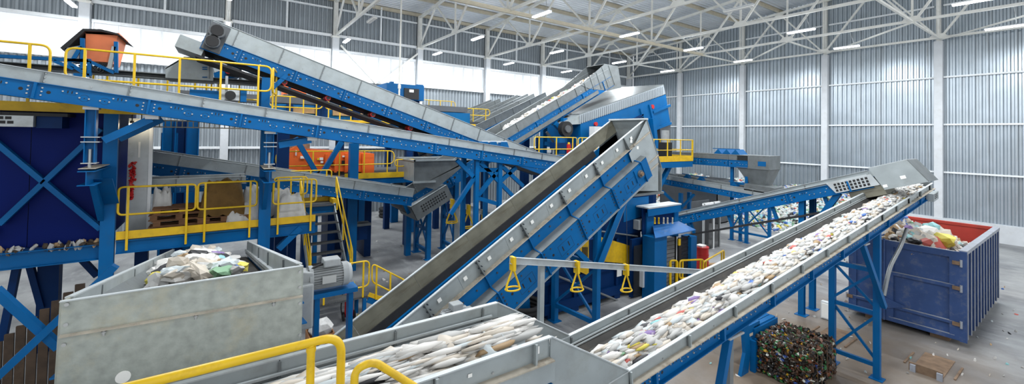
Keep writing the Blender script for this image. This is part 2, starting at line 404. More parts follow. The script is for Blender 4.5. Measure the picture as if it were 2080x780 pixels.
for i, y in enumerate((24, 12)):
    o = MB().beam((30.1, y, ZB-.02), (RX-.4, y, ZB-.02), .09, .09)
    tag(o.build('roof_tie', 'truss_white'), 'short white tie from the last truss to the right wall, %s' % ['far one', 'nearer one'][i], 'steel tie')
# --- hanging tube lamps on the bay grid
LAMPS = [(-5.92, 27.5), (6.24, 27.3), (6.1, 21.44), (12.45, 27.4), (12.3, 21.46), (18.7, 27.5), (12.2, 15.27), (18.55, 21.5), (24.9, 27.5), (24.8, 21.45), (24.6, 15.2), (31.1, 21.6), (31, 15.25), (31, 9.12), (24.7, 3.08), (31.3, 2.93), (18.43, 9.28), (18.5, 15.3), (24.7, 9.2), (6.2, 15.2), (0.1, 27.4), (0.1, 21.4), (12.3, 9.2), (12.3, 3.1), (18.5, 3.1), (6.2, 9.2), (.1, 15.2), (.1, 9.2), (6.2, 3.1)]
UNLIT = {2, 16}
rown = {-6: 'seventh', 0: 'sixth', 6: 'fifth', 12: 'fourth', 18: 'third', 24: 'second', 31: 'first'}
coln = {27: 'first', 21: 'second', 15: 'third', 9: 'fourth', 3: 'fifth'}
lproto = None
for i, (x, y) in enumerate(LAMPS):
    kx = min(rown, key=lambda k: abs(k-x)); ky = min(coln, key=lambda k: abs(k-y))
    t = T('tube_lamp', '%s hanging tube lamp in the %s row from the right wall, %s from the windows' % ('unlit' if i in UNLIT else 'lit', rown[kx], coln[ky]), 'lamp', (x, y, 11.4), group='hanging tube lamps')
    lit = i not in UNLIT
    tb = MB().box(-.09, .09, -.62, .62, -.06, -.01)
    tb.build('light_tube', 'tube_glow' if lit else 'sticker', t)
    MB().box(-.1, .1, -.64, .64, 0, .05).build('lamp_body', 'cabinet', t)
    tx = min(TX, key=lambda q: abs(q-x)); tx = min(tx, RX-.55)
    MB().beam((0, -.4, .04), (tx-x, -.4, ZB-11.4), .016, .016).build('hanger', 'grey_paint', t)
    if lit:
        for kind_, en in (('AREA', 250), ('POINT', 62)):      # louvred tube: most light goes down, some spills up
            ld = bpy.data.lights.new('lamp_light', kind_); ld.energy = en; ld.color = (.95, .98, 1)
            if kind_ == 'AREA': ld.shape = 'RECTANGLE'; ld.size = .3; ld.size_y = 1.3
            else: ld.shadow_soft_size = .3
            lo = bpy.data.objects.new('lamp_light', ld); COL.objects.link(lo); lo.parent = t; lo.location = (0, 0, -.08 if kind_ == 'AREA' else -.4)
# ================================================================== BUILDERS FOR THE PLANT
def conveyor(name, label, start, rz, ang, L, W, hw, hg, lp, lg, off_p=0., off_g=0., wall='galv', far=True, ledge=False, flange='galv_light',
             rollers=None, belt='belt', roll_w=None, caps=True, ribs=0, ret=True):
    """inclined belt conveyor: local x runs along the belt, y across (0 = near side), z=0 the top edge of the side walls"""
    t = T(name, label, 'conveyor', start, (0, -ang, rz))
    # side panels
    cuts = [0.]; x = off_p if off_p > .15 else lp+off_p
    while x < L-.1: cuts.append(x); x += lp
    cuts.append(L)
    proto = {}
    for side in ((0, 1) if far else (0,)):
        y0 = 0 if side == 0 else W-.012
        for i in range(len(cuts)-1):
            a, b = cuts[i], cuts[i+1]; k = round(b-a, 3)
            if k not in proto: o = MB().box(.004, b-a-.004, 0, .012, -hw, -.002).build('side_panel', wall, t); proto[k] = o
            else: o = inst(proto[k])
            o.location = (a, y0, 0)
            if i:
                key = ('js', side)
                if key not in proto:
                    m = MB(); m.box(-.012, .012, -.03 if side == 0 else -.02, .03 if side else .02, -hw+.005, -.015)
                    proto[key] = m.build('joint_strip', 'galv_dark', t); o = proto[key]
                else: o = inst(proto[key])
                o.location = (a, y0, 0)
        if side == 0: MB().box(0, L, -.035, .014, -.004, .008).build('top_flange', flange, t)
        else: MB().box(0, L, W-.014, W+.035, -.004, .008).build('top_flange', flange, t)
        # girder: web and two outward flanges
        s = -1 if side == 0 else 1; yb = 0 if side == 0 else W
        m = MB()
        for ya, yc, z0, z1 in ((0, -.02, -hw-hg, -hw), (0, -.075, -hw-hg, -hw-hg+.014), (0, -.05, -hw-.014, -hw)):
            q = sorted((yb+s*(-ya), yb+s*(-yc)*1))
            m.box(0, L, q[0], q[1], z0, z1)
        m.build('girder', 'blue', t)
    if ledge: MB().box(0, L, -.085, 0, -hw, -hw+.012).build('ledge', 'dusty_flange', t)
    if ribs:
        pr = None; x = off_p
        while x < L-.05:
            if pr is None: o = MB().box(-.012, .012, -.06, 0, -hw+.012, -.005).build('rib', 'galv', t); pr = o
            else: o = inst(pr)
            o.location = (x, 0, 0); x += lp
    # girder joints
    gx = []; x = off_g
    while x < L: gx.append(x); x += lg
    pr = None
    for x in gx:
        if pr is None: o = pr = MB().box(-.02, .02, -.078, -.02, -hw-hg+.01, -hw-.01).build('joint_plate', 'blue', t)
        else: o = inst(pr)
        o.location = (x, 0, 0)
    # bolt heads, holes, roller plates (one module between two joints, repeated)
    bo, ho = MB(), MB(); zc = -hw-hg/2; r = min(.016, hg*.06)
    def bolt(x, z): 
        if .05 < x < L-.05: bo.cyl((x, -.02, z), (x, -.036, z), r, 6)
    def hole(x, z, w=.02, h=.02):
        if .1 < x < L-.1: ho.cyl((x, -.018, z), (x, -.0225, z), w, 8) if w == h else ho.box(x-w, x+w, -.0225, -.018, z-h, z+h)
    def ring(x, z, rr):
        if .2 < x < L-.2:
            n = 16; vs = []
            for k in range(n):
                a = 2*math.pi*k/n
                for q in (rr, rr*.94): vs.append((x+q*math.cos(a), -.0212, z+q*math.sin(a)))
            ho.add(vs, [(2*k, 2*k+1, (2*k+3) % (2*n), (2*k+2) % (2*n)) for k in range(n)])
    g = [gx[0]-lg]+gx if gx else []
    for x0 in g:
        for fx in (.055, .945):
            for dz in (-.22, 0, .22): bolt(x0+fx*lg, zc+dz*hg)
        for fx in (.11, .89): hole(x0+fx*lg, zc, .1*hg, .1*hg)
        for fx in (.28, .72):
            hole(x0+fx*lg-.03, zc+.2*hg, .009, .05*hg+.01); hole(x0+fx*lg+.03, zc+.2*hg, .009, .05*hg+.01)
            bolt(x0+fx*lg-.1, zc+.2*hg); bolt(x0+fx*lg+.1, zc+.2*hg)
            ho.box(x0+fx*lg-.1, x0+fx*lg+.1, -.0212, -.02, zc+.05*hg, zc+.058*hg) if .2 < x0+fx*lg < L-.2 else None
        for fx in (.41, .59):
            bolt(x0+fx*lg-.07, zc-.05*hg); bolt(x0+fx*lg+.07, zc-.05*hg); ring(x0+fx*lg, zc-.05*hg, .22*hg); hole(x0+fx*lg, zc-.05*hg, .03*hg, .03*hg)
    for i, x in enumerate(cuts[1:-1]):
        for dz in (.15, .5, .85): bo.cyl((x+.03, 0, -hw*dz), (x+.03, -.02, -hw*dz), r*.8, 6)
        bo.cyl((x-lp*.45, 0, -hw*.72), (x-lp*.45, -.015, -hw*.72), r*.8, 6)
    if bo.v: tag(bo.build('bolt_heads', 'bolt', t), None, None, kind='stuff')
    if ho.v: tag(ho.build('punched_holes', 'black', t), None, None, kind='stuff')
    MB().box(.02, L-.02, .025, W-.025, -hw-.05, -hw-.03).build('belt', belt, t)
    if ret: MB().box(.02, L-.02, .04, W-.04, -hw-hg+.02, -hw-hg+.035).build('return_belt', 'belt_dark', t)
    for e in (.12, L-.12):
        MB().cyl((e, .03, -hw-hg*.5), (e, W-.03, -hw-hg*.5), hg*.38, 14).build('pulley', 'grey_dark', t)
    if rollers:
        for x in rollers:
            m = MB(); m.cyl((x, -.02, -hw-hg-.06), (x, W+.02, -hw-hg-.06), .05, 10); ro = m.build('return_roller', 'rubber', t)
            for k in range(4):
                yy = .02+k*.1
                q = MB().cyl((x, yy, -hw-hg-.06), (x, yy+.055, -hw-hg-.06), .085, 14).build('roller_disc', 'red', ro)
    return t
def railing(label, A, B, h=1.1, mid=.56, n=3, toe=.15, r=.024, loops=True, post_below=0., mat_='yellow', rad=.13, inset=.0):
    """guard rail whose deck line runs A-B; top and middle rail close in rounded ends"""
    A, B = Vector(A), Vector(B); t = T('guard_rail', label, 'railing', A)
    d = B-A; Z = Vector((0, 0, 1))
    if loops: m = MB().tube(fillet([Z*h, d+Z*h, d+Z*mid, Z*mid], rad, closed=True), r, 8, True); m.build('rail_loop', mat_, t)
    else:
        MB().tube([Z*h, d+Z*h], r).build('top_rail', mat_, t); MB().tube([Z*mid, d+Z*mid], r*.85).build('middle_rail', mat_, t)
    pr = None; dn = d.normalized()
    for i in range(n):
        f = (i+.5)/n if loops and n > 1 and inset == 0 else (inset+(1-2*inset)*i/max(1, n-1) if n > 1 else .5)
        if loops and inset == 0 and n > 1:
            e = min(.3, d.length*.12)/d.length; f = e+(1-2*e)*i/(n-1)
        if pr is None: o = pr = MB().beam((0, 0, -post_below), (0, 0, h-.01), .045, .045).build('post', mat_, t)
        else: o = inst(pr)
        o.location = d*f
    if toe: MB().sweep(Z*(toe/2), d+Z*(toe/2), prof_box(.012, toe)).build('toe_board', 'yellow_deck', t)
    return t
def trestle(label, p0, p1, z0a, z1a, z1b=None, sec=.13, bars=(), crosses=(), matn='blue', plates=True, name='support_trestle', z0b=None, Ish=False):
    """two-legged steel frame between floor points p0 and p1"""
    a, b = Vector((p0[0], p0[1], 0)), Vector((p1[0], p1[1], 0)); t = T(name, label, 'support frame', a); d = b-a
    z1b = z1a if z1b is None else z1b; z0b = z0a if z0b is None else z0b
    pf = prof_I(sec, sec, sec*.09) if Ish else prof_box(sec, sec)
    up = d.normalized()
    MB().sweep((0, 0, z0a), (0, 0, z1a), pf, up).build('leg', matn, t); MB().sweep(d+Vector((0, 0, z0b)), d+Vector((0, 0, z1b)), pf, up).build('leg', matn, t)
    if plates:
        for q, zz in ((Vector(), z0a), (d, z0b)): MB().box(q.x-sec, q.x+sec, q.y-sec, q.y+sec, zz, zz+.02).build('base_plate', matn, t)
    for z in bars: MB().beam(Vector((0, 0, z)), d+Vector((0, 0, z)), sec*.55, sec*.75).build('crossbar', matn, t)
    for za, zb in crosses:
        s = Vector((d.y, -d.x, 0)).normalized()*.03
        MB().beam(Vector((0, 0, za))+s, d+Vector((0, 0, zb))+s, sec*.35, sec*.45).build('brace', matn, t)
        MB().beam(Vector((0, 0, zb))-s, d+Vector((0, 0, za))-s, sec*.35, sec*.45).build('brace', matn, t)
    return t
# unit crumple shapes for loose waste
def ico(sub):
    bm = bmesh.new(); bmesh.ops.create_icosphere(bm, subdivisions=sub, radius=1); bm.verts.index_update()
    r = [v.co.copy() for v in bm.verts], [tuple(v.index for v in f.verts) for f in bm.faces]; bm.free(); return r
ICO1, ICO2 = ico(1), ico(2)
def crumple(m, p, sx, sy, sz, rough=.3, sub=1, rot=None, axis=None, smooth=False, rnd=random):
    V, F = ICO1 if sub == 1 else ICO2
    R = (rot or Euler((rnd.uniform(0, 6.3), rnd.uniform(0, 6.3), rnd.uniform(0, 6.3)))).to_matrix()
    vs = []
    for v in V:
        k = 1+rnd.uniform(-rough, rough); q = Vector((v.x*sx*k, v.y*sy*k, v.z*sz*k)); vs.append(Vector(p)+R @ q)
    m.add(vs, F, smooth)
def pick(weights):
    r = random.uniform(0, sum(weights)); a = 0
    for i, q in enumerate(weights):
        a += q
        if r <= a: return i
    return 0
WW = [34, 14, 14, 3, 2, 2, 3, 2, 4, 6, 3, 8]
def bottle(m, p, R, l, r):
    prof = [(0, 0), (0, r), (.62*l, r), (.8*l, r*.45), (l, r*.4), (l, 0)]; n = 6; vs = []; fs = []
    for (a, b) in prof[1:-1]:
        for k in range(n): vs.append(Vector(p)+R @ Vector((a-.5*l, b*math.cos(k*6.283/n), b*math.sin(k*6.283/n))))
    for i in range(3):
        for k in range(n): fs.append((i*n+k, i*n+(k+1) % n, (i+1)*n+(k+1) % n, (i+1)*n+k))
    fs.append(tuple(range(n))[::-1]); fs.append(tuple(range(3*n, 4*n)))
    m.add(vs, fs)
def sticker(parent, p, w, h, face='y', name='sticker', tilt=0.):
    m = MB()
    if face == 'y': m.box(-w/2, w/2, -.004, 0, -h/2, h/2)
    elif face == 'x': m.box(-.004, 0, -w/2, w/2, -h/2, h/2)
    o = m.build(name, 'sticker', parent); o.location = p; o.rotation_euler = (0, tilt, 0); return o
R90 = -math.pi/2
# ================================================================== FRONT LINE: transfer conveyor, chute, loading conveyor
YN, YF = 3.17, 4.13; WC = YF-YN
# loading conveyor rising to the bin
a1 = math.radians(5.65)
c1p = P(1260, 760, y=YN); x1 = c1p.x-.25; z1 = c1p.z-.25*math.tan(a1)
L1 = (18.15-x1)/math.cos(a1)
c1 = conveyor('loading_conveyor', 'long open belt conveyor of mixed plastic rising right to the blue roll-off bin', (x1, YN, z1), 0, a1, L1, WC, .17, .2, 1.165, 1.53, off_p=5.05-x1-1.165, off_g=4.31-x1, wall='galv', ledge=True, ribs=1, far=True)
m = MB()
for yy, zz in ((WC-.03, -.09), (WC-.045, -.125)): m.box(.3, L1-1.4, yy-.02, yy, zz-.015, zz)
m.build('guide_strip', 'galv_light', c1)
m = MB(); m.hexa([(.0, WC-.02, -.2), (L1, WC-.02, -.2), (L1, WC-.14, -.21), (0, WC-.14, -.21), (0, WC-.02, -.13), (L1, WC-.02, -.13), (L1, WC-.03, -.13), (0, WC-.03, -.13)]); m.build('rubber_skirt', 'belt', c1)
hd = MB(); hd.box(L1, L1+.03, 0, WC, -.3, .02); hd.build('end_plate', 'galv_dark', c1)
gb = MB(); gb.box(L1-.95, L1-.35, -.2, -.04, -.4, -.17); g_ = gb.build('drive_guard', 'galv', c1)
for k in range(3): MB().box(L1-.85, L1-.5, -.206, -.2, -.23-.05*k, -.21-.05*k).build('vent_slot', 'black', g_)
# the small board lying across the far wall, and a paper on the rubber
# transfer conveyor
c2p = P(1117, 683, y=YN); z2 = c2p.z; x2e = c2p.x
c2 = conveyor('transfer_conveyor', 'open belt conveyor in the foreground below the yellow handrail', (-2.2, YN, z2), 0, 0, x2e+2.2, WC, .21, .24, 1.02, 1.6, off_p=.62, off_g=.5, wall='galv', ledge=True, ribs=1)
m = MB(); Lc = x2e+2.2
for yy, zz in ((WC-.03, -.1), (WC-.045, -.15)): m.box(.2, Lc-.1, yy-.025, yy, zz-.02, zz)
m.build('guide_strip', 'galv_light', c2)
MB().hexa([(.0, WC-.02, -.25), (Lc, WC-.02, -.25), (Lc, WC-.16, -.26), (0, WC-.16, -.26), (0, WC-.02, -.16), (Lc, WC-.02, -.16), (Lc, WC-.03, -.16), (0, WC-.03, -.16)]).build('rubber_skirt', 'belt', c2)
MB().box(.2, Lc+.03, -.05, -.008, -.42, -.23).build('lower_casing', 'galv', c2)
sticker(c2, (Lc-.16, -.006, -.09), .045, .07); sticker(c2, (Lc-.9, -.006, -.1), .04, .03)
# transfer chute between them
ch = T('transfer_chute', 'grey sheet steel chute joining the two front conveyors', 'chute', (0, 0, 0))
n1, n2 = Vector((x2e, YN, z2)), Vector((c1p.x, YN, c1p.z))
for nm, yy, dy in (('near', YN-.012, -.012), ('far', YF+.002, .012)):
    zb = 1.0
    pts = [(n1.x-.01, yy, n1.z+.005), (n2.x+.12, yy, n2.z+.02), (n2.x+.12, yy, n2.z-.42), (n1.x-.01, yy, n2.z-.55)]
    MB().prism(pts, (0, dy, 0)).build('chute_side', 'galv', ch)
    MB().beam((n1.x, yy+dy/2, n1.z+.006), (n2.x+.1, yy+dy/2, n2.z+.026), .04, .012).build('edge_strip', 'galv_light', ch)
MB().prism([(n2.x+.1, YN, n2.z-.22), (n2.x+.1, YF, n2.z-.22), (n1.x+.05, YF, n2.z-.42), (n1.x+.05, YN, n2.z-.42)], (0, 0, -.02)).build('chute_floor', 'galv_dark', ch)
sticker(ch, (n2.x-.22, YN-.026, n2.z-.1), .05, .07)
# motion-smeared plastic on the belts becomes elongated heaps lying along the belt
def belt_load(label, root, L0, L1_, W, zb, n, sx, hmax, wts=WW, seed=1, taper=.2, name='plastic_waste_load', grp=None, scl=1., cen=.42, sub=1, smooth=True, jit=.35):
    random.seed(seed); m = MB()
    for i in range(n):
        x = random.uniform(L0, L1_); e = abs(random.gauss(0, .42)); 
        if e > 1: e = random.random()
        yc_ = W*cen; y = yc_+(e if random.random() < .5 else -e)*W*.36; y = max(.05, y)
        hh = hmax*(1-min(1, abs(y-yc_)/(W*.5))**2)*random.uniform(.1, 1)
        s = random.uniform(.03, .085)*scl
        m.mi = pick(wts)
        crumple(m, (x, y, zb+hh), s*sx, s, s*.62, .3, sub, Euler((random.uniform(-.5, .5), random.uniform(-.7, .7)*jit, random.uniform(-jit, jit))), smooth=smooth)
    # heap core so that no belt shows through the load
    m.mi = 0; k = int((L1_-L0)/.22)
    for i in range(k):
        m.mi = pick([6, 3, 4, 0, 0, 0, 0, 0, 1, 1, 0, 1])
        crumple(m, (L0+(i+.5)*.22, W*cen+random.uniform(-.06, .06), zb+hmax*.1), .2, W*.33, hmax*.8, .3, 2, Euler((0, 0, random.uniform(-.2, .2))), smooth=smooth)
    o = m.build(name, WASTE); o.matrix_world = root.matrix_basis; return tag(o, label, 'waste', grp, 'stuff')
bpy.context.view_layer.update()
belt_load('stream of mixed white and coloured plastic waste riding the long loading conveyor', c1, .35, L1-.3, WC-.1, -.2, 5600, 3.4, .2, [46, 22, 18, 1.4, .8, 1, 1.4, 1.2, 2, 5, 1, 8], seed=3, scl=.66, jit=.14)
belt_load('mound of white film and plastic riding the foreground transfer conveyor', c2, 1.2, Lc-.02, WC-.1, -.25, 1500, 5.5, .28, [60, 20, 16, 0, 0, .3, 0, .3, .3, 2.5, .3, 8], seed=5, cen=.5, scl=.55, jit=.1)
# front conveyor supports
trestle('blue cross-braced trestle under the loading conveyor beside the blue bin', (12.99, YN+.04), (12.99, 4.1), .0, z1+(12.99-x1)*math.tan(a1)-.4, sec=.13, bars=(.32, 1.55, 2.55), crosses=((.4, 1.5), (1.65, 2.55)))
t = T('raking_strut', 'blue diagonal strut rising from trestle to the loading conveyor beside bin', 'strut', (12.99, YN, 0))
zz = z1+(11.9-x1)*math.tan(a1)-.42
MB().sweep((.0, -.09, 1.75), (-1.2, -.0, zz), prof_box(.1, .1)).build('strut_bar', 'blue', t); MB().box(-1.32, -1.05, -.1, .1, zz, zz+.02).build('mount_plate', 'bolt', t)
t = T('raking_strut', 'blue diagonal strut below loading conveyor at the bottom edge of frame', 'strut', (5.75, YN, 0))
zz = z1+(6.1-x1)*math.tan(a1)-.4
MB().sweep((.35, 0, zz), (-.6, 0, .05), prof_box(.1, .1)).build('strut_bar', 'blue', t); MB().sweep((.5, .08, zz), (.5, .08, 0), prof_box(.1, .1)).build('strut_post', 'pipe_metal', t); MB().box(.2, .6, -.1, .16, zz, zz+.02).build('mount_plate', 'bolt', t)
# galvanised guide pipe leaning from the conveyor to the trestle
t = T('cable_guide', 'bent galvanised guide leaning on the trestle in front of the bin', 'guide', (0, 0, 0))
q = [P(1842, 465, y=YN-.06), P(1830, 500, y=YN-.08), P(1806, 545, y=YN-.1), P(1795, 600, y=YN-.06)]
MB().tube(fillet(q, .3), .045, 8).build('pipe', 'pipe_metal', t)
# ================================================================== STEEP WIDE CONVEYOR to the baler
Y3, Y3F = 8.2, 9.5; W3 = Y3F-Y3
a3 = math.radians(29.8)
s3 = P(800, 665, y=Y3); e3 = P(1308, 247, y=Y3)
x0 = .6; z0 = s3.z-(s3.x-x0)*math.tan(a3); L3 = (e3.x-x0)/math.cos(a3)
c3 = T('incline_conveyor', 'big steep wide conveyor with stepped blue and grey sides rising right to the baler', 'conveyor', (x0, Y3, z0), (0, -a3, 0))
lp = 1.42; n = int(L3/lp); LG = L3-.78
def c3_row(name, matn, y0, y1, za, zb, step=lp, off=0.):
    x = off-step if off > 0 else 0.; pr = {}
    while x < L3-.02:
        a, b = max(0, x), min(L3, x+step); k = round(b-a, 3)
        if k > .05:
            if k not in pr: o = pr[k] = MB().prism([(.003, y0, za), (b-a-.003, y0, za), (b-a-.003, y1, zb), (.003, y1, zb)], (0, .012, 0)).build(name, matn, c3)
            else: o = inst(pr[k])
            o.location = (a, 0, 0)
        x += step
c3_row('side_panel', 'galv', -.0, .05, 0, -.42)                 # near flared wall
c3_row('far_panel', 'rust_sheet', W3, W3-.06, 0, -.42, 1.6, .5)
MB().box(0, L3, -.05, .012, -.006, .016).build('top_flange', 'galv_light', c3); MB().box(0, L3, W3-.012, W3+.05, -.006, .016).build('top_flange', 'galv_light', c3)
MB().box(0, L3, -.1, .05, -.435, -.42).build('ledge', 'dusty_flange', c3)
MB().box(0, LG, -.02, 0, -.80, -.435).build('upper_girder', 'blue', c3)
MB().hexa([(0, -.28, -.86), (LG, -.28, -.86), (LG, 0, -.80), (0, 0, -.80), (0, -.28, -.845), (LG, -.28, -.845), (LG, 0, -.785), (0, 0, -.785)]).build('step_flange', 'galv_dark', c3)
MB().box(0, LG, -.28, -.26, -1.5, -.85).build('lower_girder', 'blue', c3)
MB().box(0, LG, -.34, -.2, -1.515, -1.5).build('bottom_flange', 'galv', c3)
MB().box(0, L3, W3, W3+.02, -1.5, -.5).build('far_girder', 'blue', c3)
MB().hexa([(0, W3-.12, -.6), (L3-1.3, W3-.12, -.6), (L3-1.3, W3-.06, -.6), (0, W3-.06, -.6), (0, W3-.09, -.4), (L3-1.3, W3-.09, -.4), (L3-1.3, W3-.06, -.4), (0, W3-.06, -.4)]).build('far_skirt', 'belt_dark', c3); MB().box(0, L3-1.9, W3-.2, W3-.13, -1.2, -.58).build('inner_girder', 'blue', c3)
MB().box(0, L3-.2, .1, W3-.1, -1.2, -1.15).build('belt', 'belt_dark', c3)
MB().box(0, L3-.2, .0, W3, -1.45, -1.4).build('return_belt', 'belt_dark', c3)
m = MB(); k = 0
while .4+k*.95 < L3:      # inner skirt bolts (blue strip) are real studs
    x = .4+k*.95; m.cyl((x, W3-.23, -.66), (x, W3-.2, -.66), .026, 6); k += 1
m.build('skirt_studs', 'bolt_dark', c3)['kind'] = 'stuff'
pr = pr2 = None
for k in range(n+1):
    x = .55+k*lp
    if x > L3-.1: break
    if pr is None: pr = MB().prism([(-.02, -.1, -.42), (-.02, -.03, -.02), (-.02, .05, -.02), (-.02, .05, -.42)], (.03, 0, 0)).build('rib', 'galv_dark', c3); o = pr
    else: o = inst(pr)
    o.location = (x, 0, 0)
    if x > LG: continue
    if pr2 is None: pr2 = MB().prism([(-.02, 0, -.435), (-.02, -.09, -.44), (-.02, -.09, -.78), (-.02, -.34, -.84), (-.02, -.34, -1.5), (-.02, -.27, -1.5), (-.02, -.27, -.87), (-.02, 0, -.8)], (.03, 0, 0)).build('rib_plate', 'blue', c3); o = pr2
    else: o = inst(pr2)
    o.location = (x, 0, 0)
bo, ho = MB(), MB()
for k in range(n+1):
    x = .55+k*lp
    if x+1.15 > LG: continue
    for dx in (-.07, .07):
        for dz in (.95, 1.05, 1.15, 1.25, 1.35): bo.cyl((x+dx, -.28, -dz), (x+dx, -.298, -dz), .022, 6)
        for dz in (.08, .22, .36): bo.cyl((x+dx*.6, 0, -dz), (x+dx*.6, -.05, -dz), .014, 6)
    for dx in (.3, .7, 1.1):
        bo.cyl((x+dx, -.02, -.62), (x+dx, -.04, -.62), .024, 6)
        for dz in (.95, 1.42): bo.cyl((x+dx, -.28, -dz), (x+dx, -.298, -dz), .02, 6)
    if x+1 < L3:
        ho.cyl((x+.3, -.278, -1.15), (x+.3, -.284, -1.15), .035, 8); ho.box(x+.62, x+.65, -.284, -.278, -1.27, -1.14); ho.box(x+.84, x+.87, -.284, -.278, -1.27, -1.14)
        for za, zb, xa, xb in ((-1.36, -1.355, .5, 1), (-1.07, -1.065, .5, 1), (-1.36, -1.065, .5, .505), (-1.36, -1.065, .995, 1)): ho.box(x+xa, x+xb, -.2825, -.278, za, zb)
bo.build('bolt_heads', 'bolt_dark', c3)['kind'] = 'stuff'; ho.build('punched_holes', 'black', c3)['kind'] = 'stuff'
x = .85; k = 0
while x < L3-.3:
    if x > 1.0 and k % 2 == 0 or x > 4: sticker(c3, (x, -.002, -.2), .09, .09)
    x += .71; k += 1
# head bearing
MB().cyl((LG-.5, -.3, -1.12), (LG-.5, -.36, -1.12), .11, 12).build('head_bearing', 'grey_dark', c3); MB().box(LG-.7, LG-.3, -.31, -.28, -1.32, -.92).build('bearing_plate', 'blue', c3)
MB().cyl((LG-.5, -.36, -1.12), (LG-.5, -.42, -1.12), .06, 10).build('shaft_end', 'rust', c3)
# flared head box of the conveyor dropping into the baler
hb = T('discharge_chute', 'grey flared discharge chute at the top of the steep conveyor', 'chute', (0, 0, 0))
e_ = Vector((x0+L3*math.cos(a3), Y3, z0+L3*math.sin(a3)))
ux = Vector((math.cos(a3), 0, math.sin(a3))); uz = Vector((-math.sin(a3), 0, math.cos(a3)))
A, B_ = e_-ux*1.0, e_+ux*.12
bb = P(1337, 388, y=Y3); bl = P(1278, 392, y=Y3)
dyv = Vector((0, .1, 0))
k1, k2, k3 = P(1320, 268, y=Y3-.1), P(1337, 312, y=Y3-.1), P(1337, 388, y=Y3-.1)
MB().prism([e_-ux*.9-dyv-uz*.42, e_-dyv, k1, k2, k3, P(1290, 388, y=Y3-.1), P(1283, 372, y=Y3-.1), e_-ux*1.2-uz*1.4-dyv, e_-ux*1.2-uz*.5-dyv], (0, .012, 0)).build('chute_side', 'galv', hb)
MB().prism([e_-ux*.6+Vector((0, W3, 0)), e_+Vector((0, W3, 0)), Vector((bb.x, Y3F, bb.z+.75)), Vector((bb.x, Y3F, bb.z)), Vector((bl.x, Y3F, bb.z))], (0, .012, 0)).build('chute_side', 'galv_dark', hb)
MB().prism([e_+Vector((0, -.12, 0)), e_+Vector((0, W3, 0)), Vector((bb.x, Y3F, bb.z+.75)), Vector((bb.x, Y3-.12, bb.z+.75))], (.014, 0, 0)).build('chute_back', 'galv', hb)
MB().prism([Vector((bb.x, Y3-.12, bb.z+.75)), Vector((bb.x, Y3F, bb.z+.75)), Vector((bb.x, Y3F, bb.z)), Vector((bb.x, Y3-.12, bb.z))], (.014, 0, 0)).build('chute_back', 'galv', hb)
MB().prism([e_+Vector((.02, -.14, 0)), e_+Vector((.02, W3+.04, 0)), e_+Vector((-.1, W3+.04, 0)), e_+Vector((-.1, -.14, 0))], (0, 0, .05)).build('rim', 'galv_light', hb)
for pa, pb in (((1288, 296), (1320, 268)), ((1310, 340), (1337, 315)), ((1312, 355), (1337, 332))):
    MB().beam(P(*pa, y=Y3-.12), P(*pb, y=Y3-.12), .03, .04).build('stiffener', 'dusty_flange', hb)
MB().box(bl.x-.15, bb.x+.05, Y3-.18, Y3F+.05, bb.z-.06, bb.z).build('bottom_flange', 'galv_dark', hb)
for px, py in ((1295, 300), (1282, 287), (1302, 369)): q = P(px, py, y=Y3-.1); sticker(hb, (q.x, Y3-.104, q.z), .09, .09)
# supports of the steep conveyor
t = trestle('blue portal trestle under the steep conveyor by the bin-side baler', (8.62, 8.15), (8.5, 9.75), 0, z0+(8.5-x0)*math.tan(a3)-1.75, sec=.16, bars=(.5, 2.1), crosses=((.55, 2.0),), Ish=False)
t = T('raking_strut', 'heavy blue channel strut leaning under the head of the steep conveyor', 'strut', (0, 0, 0))
q0, q1 = P(1213, 540, y=8.0), P(1268, 400, y=8.0)
MB().sweep(q0, q1, prof_C(.2, .16, .015), (0, 1, 0)).build('strut_channel', 'blue', t); MB().tube([q0+Vector((.14, -.05, 0)), q1+Vector((.1, -.05, -.05))], .025, 6).build('strut_pipe', 'pipe_metal', t)
t = T('knee_brace', 'short blue knee brace between portal trestle and steep conveyor', 'strut', (0, 0, 0))
MB().sweep(P(1192, 530, y=8.12), P(1160, 500, y=8.12), prof_C(.14, .12, .012), (0, 1, 0)).build('brace_channel', 'blue', t); MB().sweep(P(1195, 480, y=8.3), P(1145, 515, y=8.3), prof_box(.1, .1)).build('brace_bar', 'blue', t)
# ================================================================== HOPPER AND ITS FEED CONVEYOR (left foreground)
HX0, HX1, HY = -.91, .64, 4.3
hz = P(612, 540, y=HY).z
af = math.radians(11.0); Lf = 9.2
fc = conveyor('feed_conveyor', 'feed conveyor of loose plastic climbing toward the camera from under the yellow platform', (HX0, HY+Lf*math.cos(af), hz-Lf*math.sin(af)), R90, af, Lf-.22, HX1-HX0, .36, .2, 1.9, 1.9, off_p=.4, off_g=.3, wall='galv')
m = MB()
for yy in (HX1-HX0-.06,): m.box(0, Lf-.3, yy, yy+.045, -.25, -.2); m.box(0, Lf-.3, yy+.01, yy+.045, -.32, -.28)
m.build('guide_strip', 'galv_light', fc)
MB().hexa([(0, .2, -.36), (Lf-.3, .2, -.36), (Lf-.3, .012, -.3), (0, .012, -.3), (0, .21, -.34), (Lf-.3, .21, -.34), (Lf-.3, .012, -.1), (0, .012, -.1)]).build('slope_plate', 'galv_dark', fc)
hp = T('hopper_hood', 'large spangled galvanised end panel of the hopper in left foreground', 'hopper', (0, HY, 0))
zlo = P(615, 712, y=HY).z
lb = P(116, 790, y=HY)
zbot = P(380, 768, y=HY).z
f_ = MB().prism([(HX0, 0, hz), (HX1, 0, hz), (HX1, 0, zlo), (-.45, 0, zlo), (HX0-.02, 0, zlo-.25)], (0, -.014, 0)); f_.build('end_panel', 'spangle', hp)
MB().prism([(HX1, .002, hz), (HX1, .9, hz-.9*math.tan(af)), (HX1, .9, hz-.75), (HX1, .002, zlo)], (.014, 0, 0)).build('side_plate', 'spangle', hp)
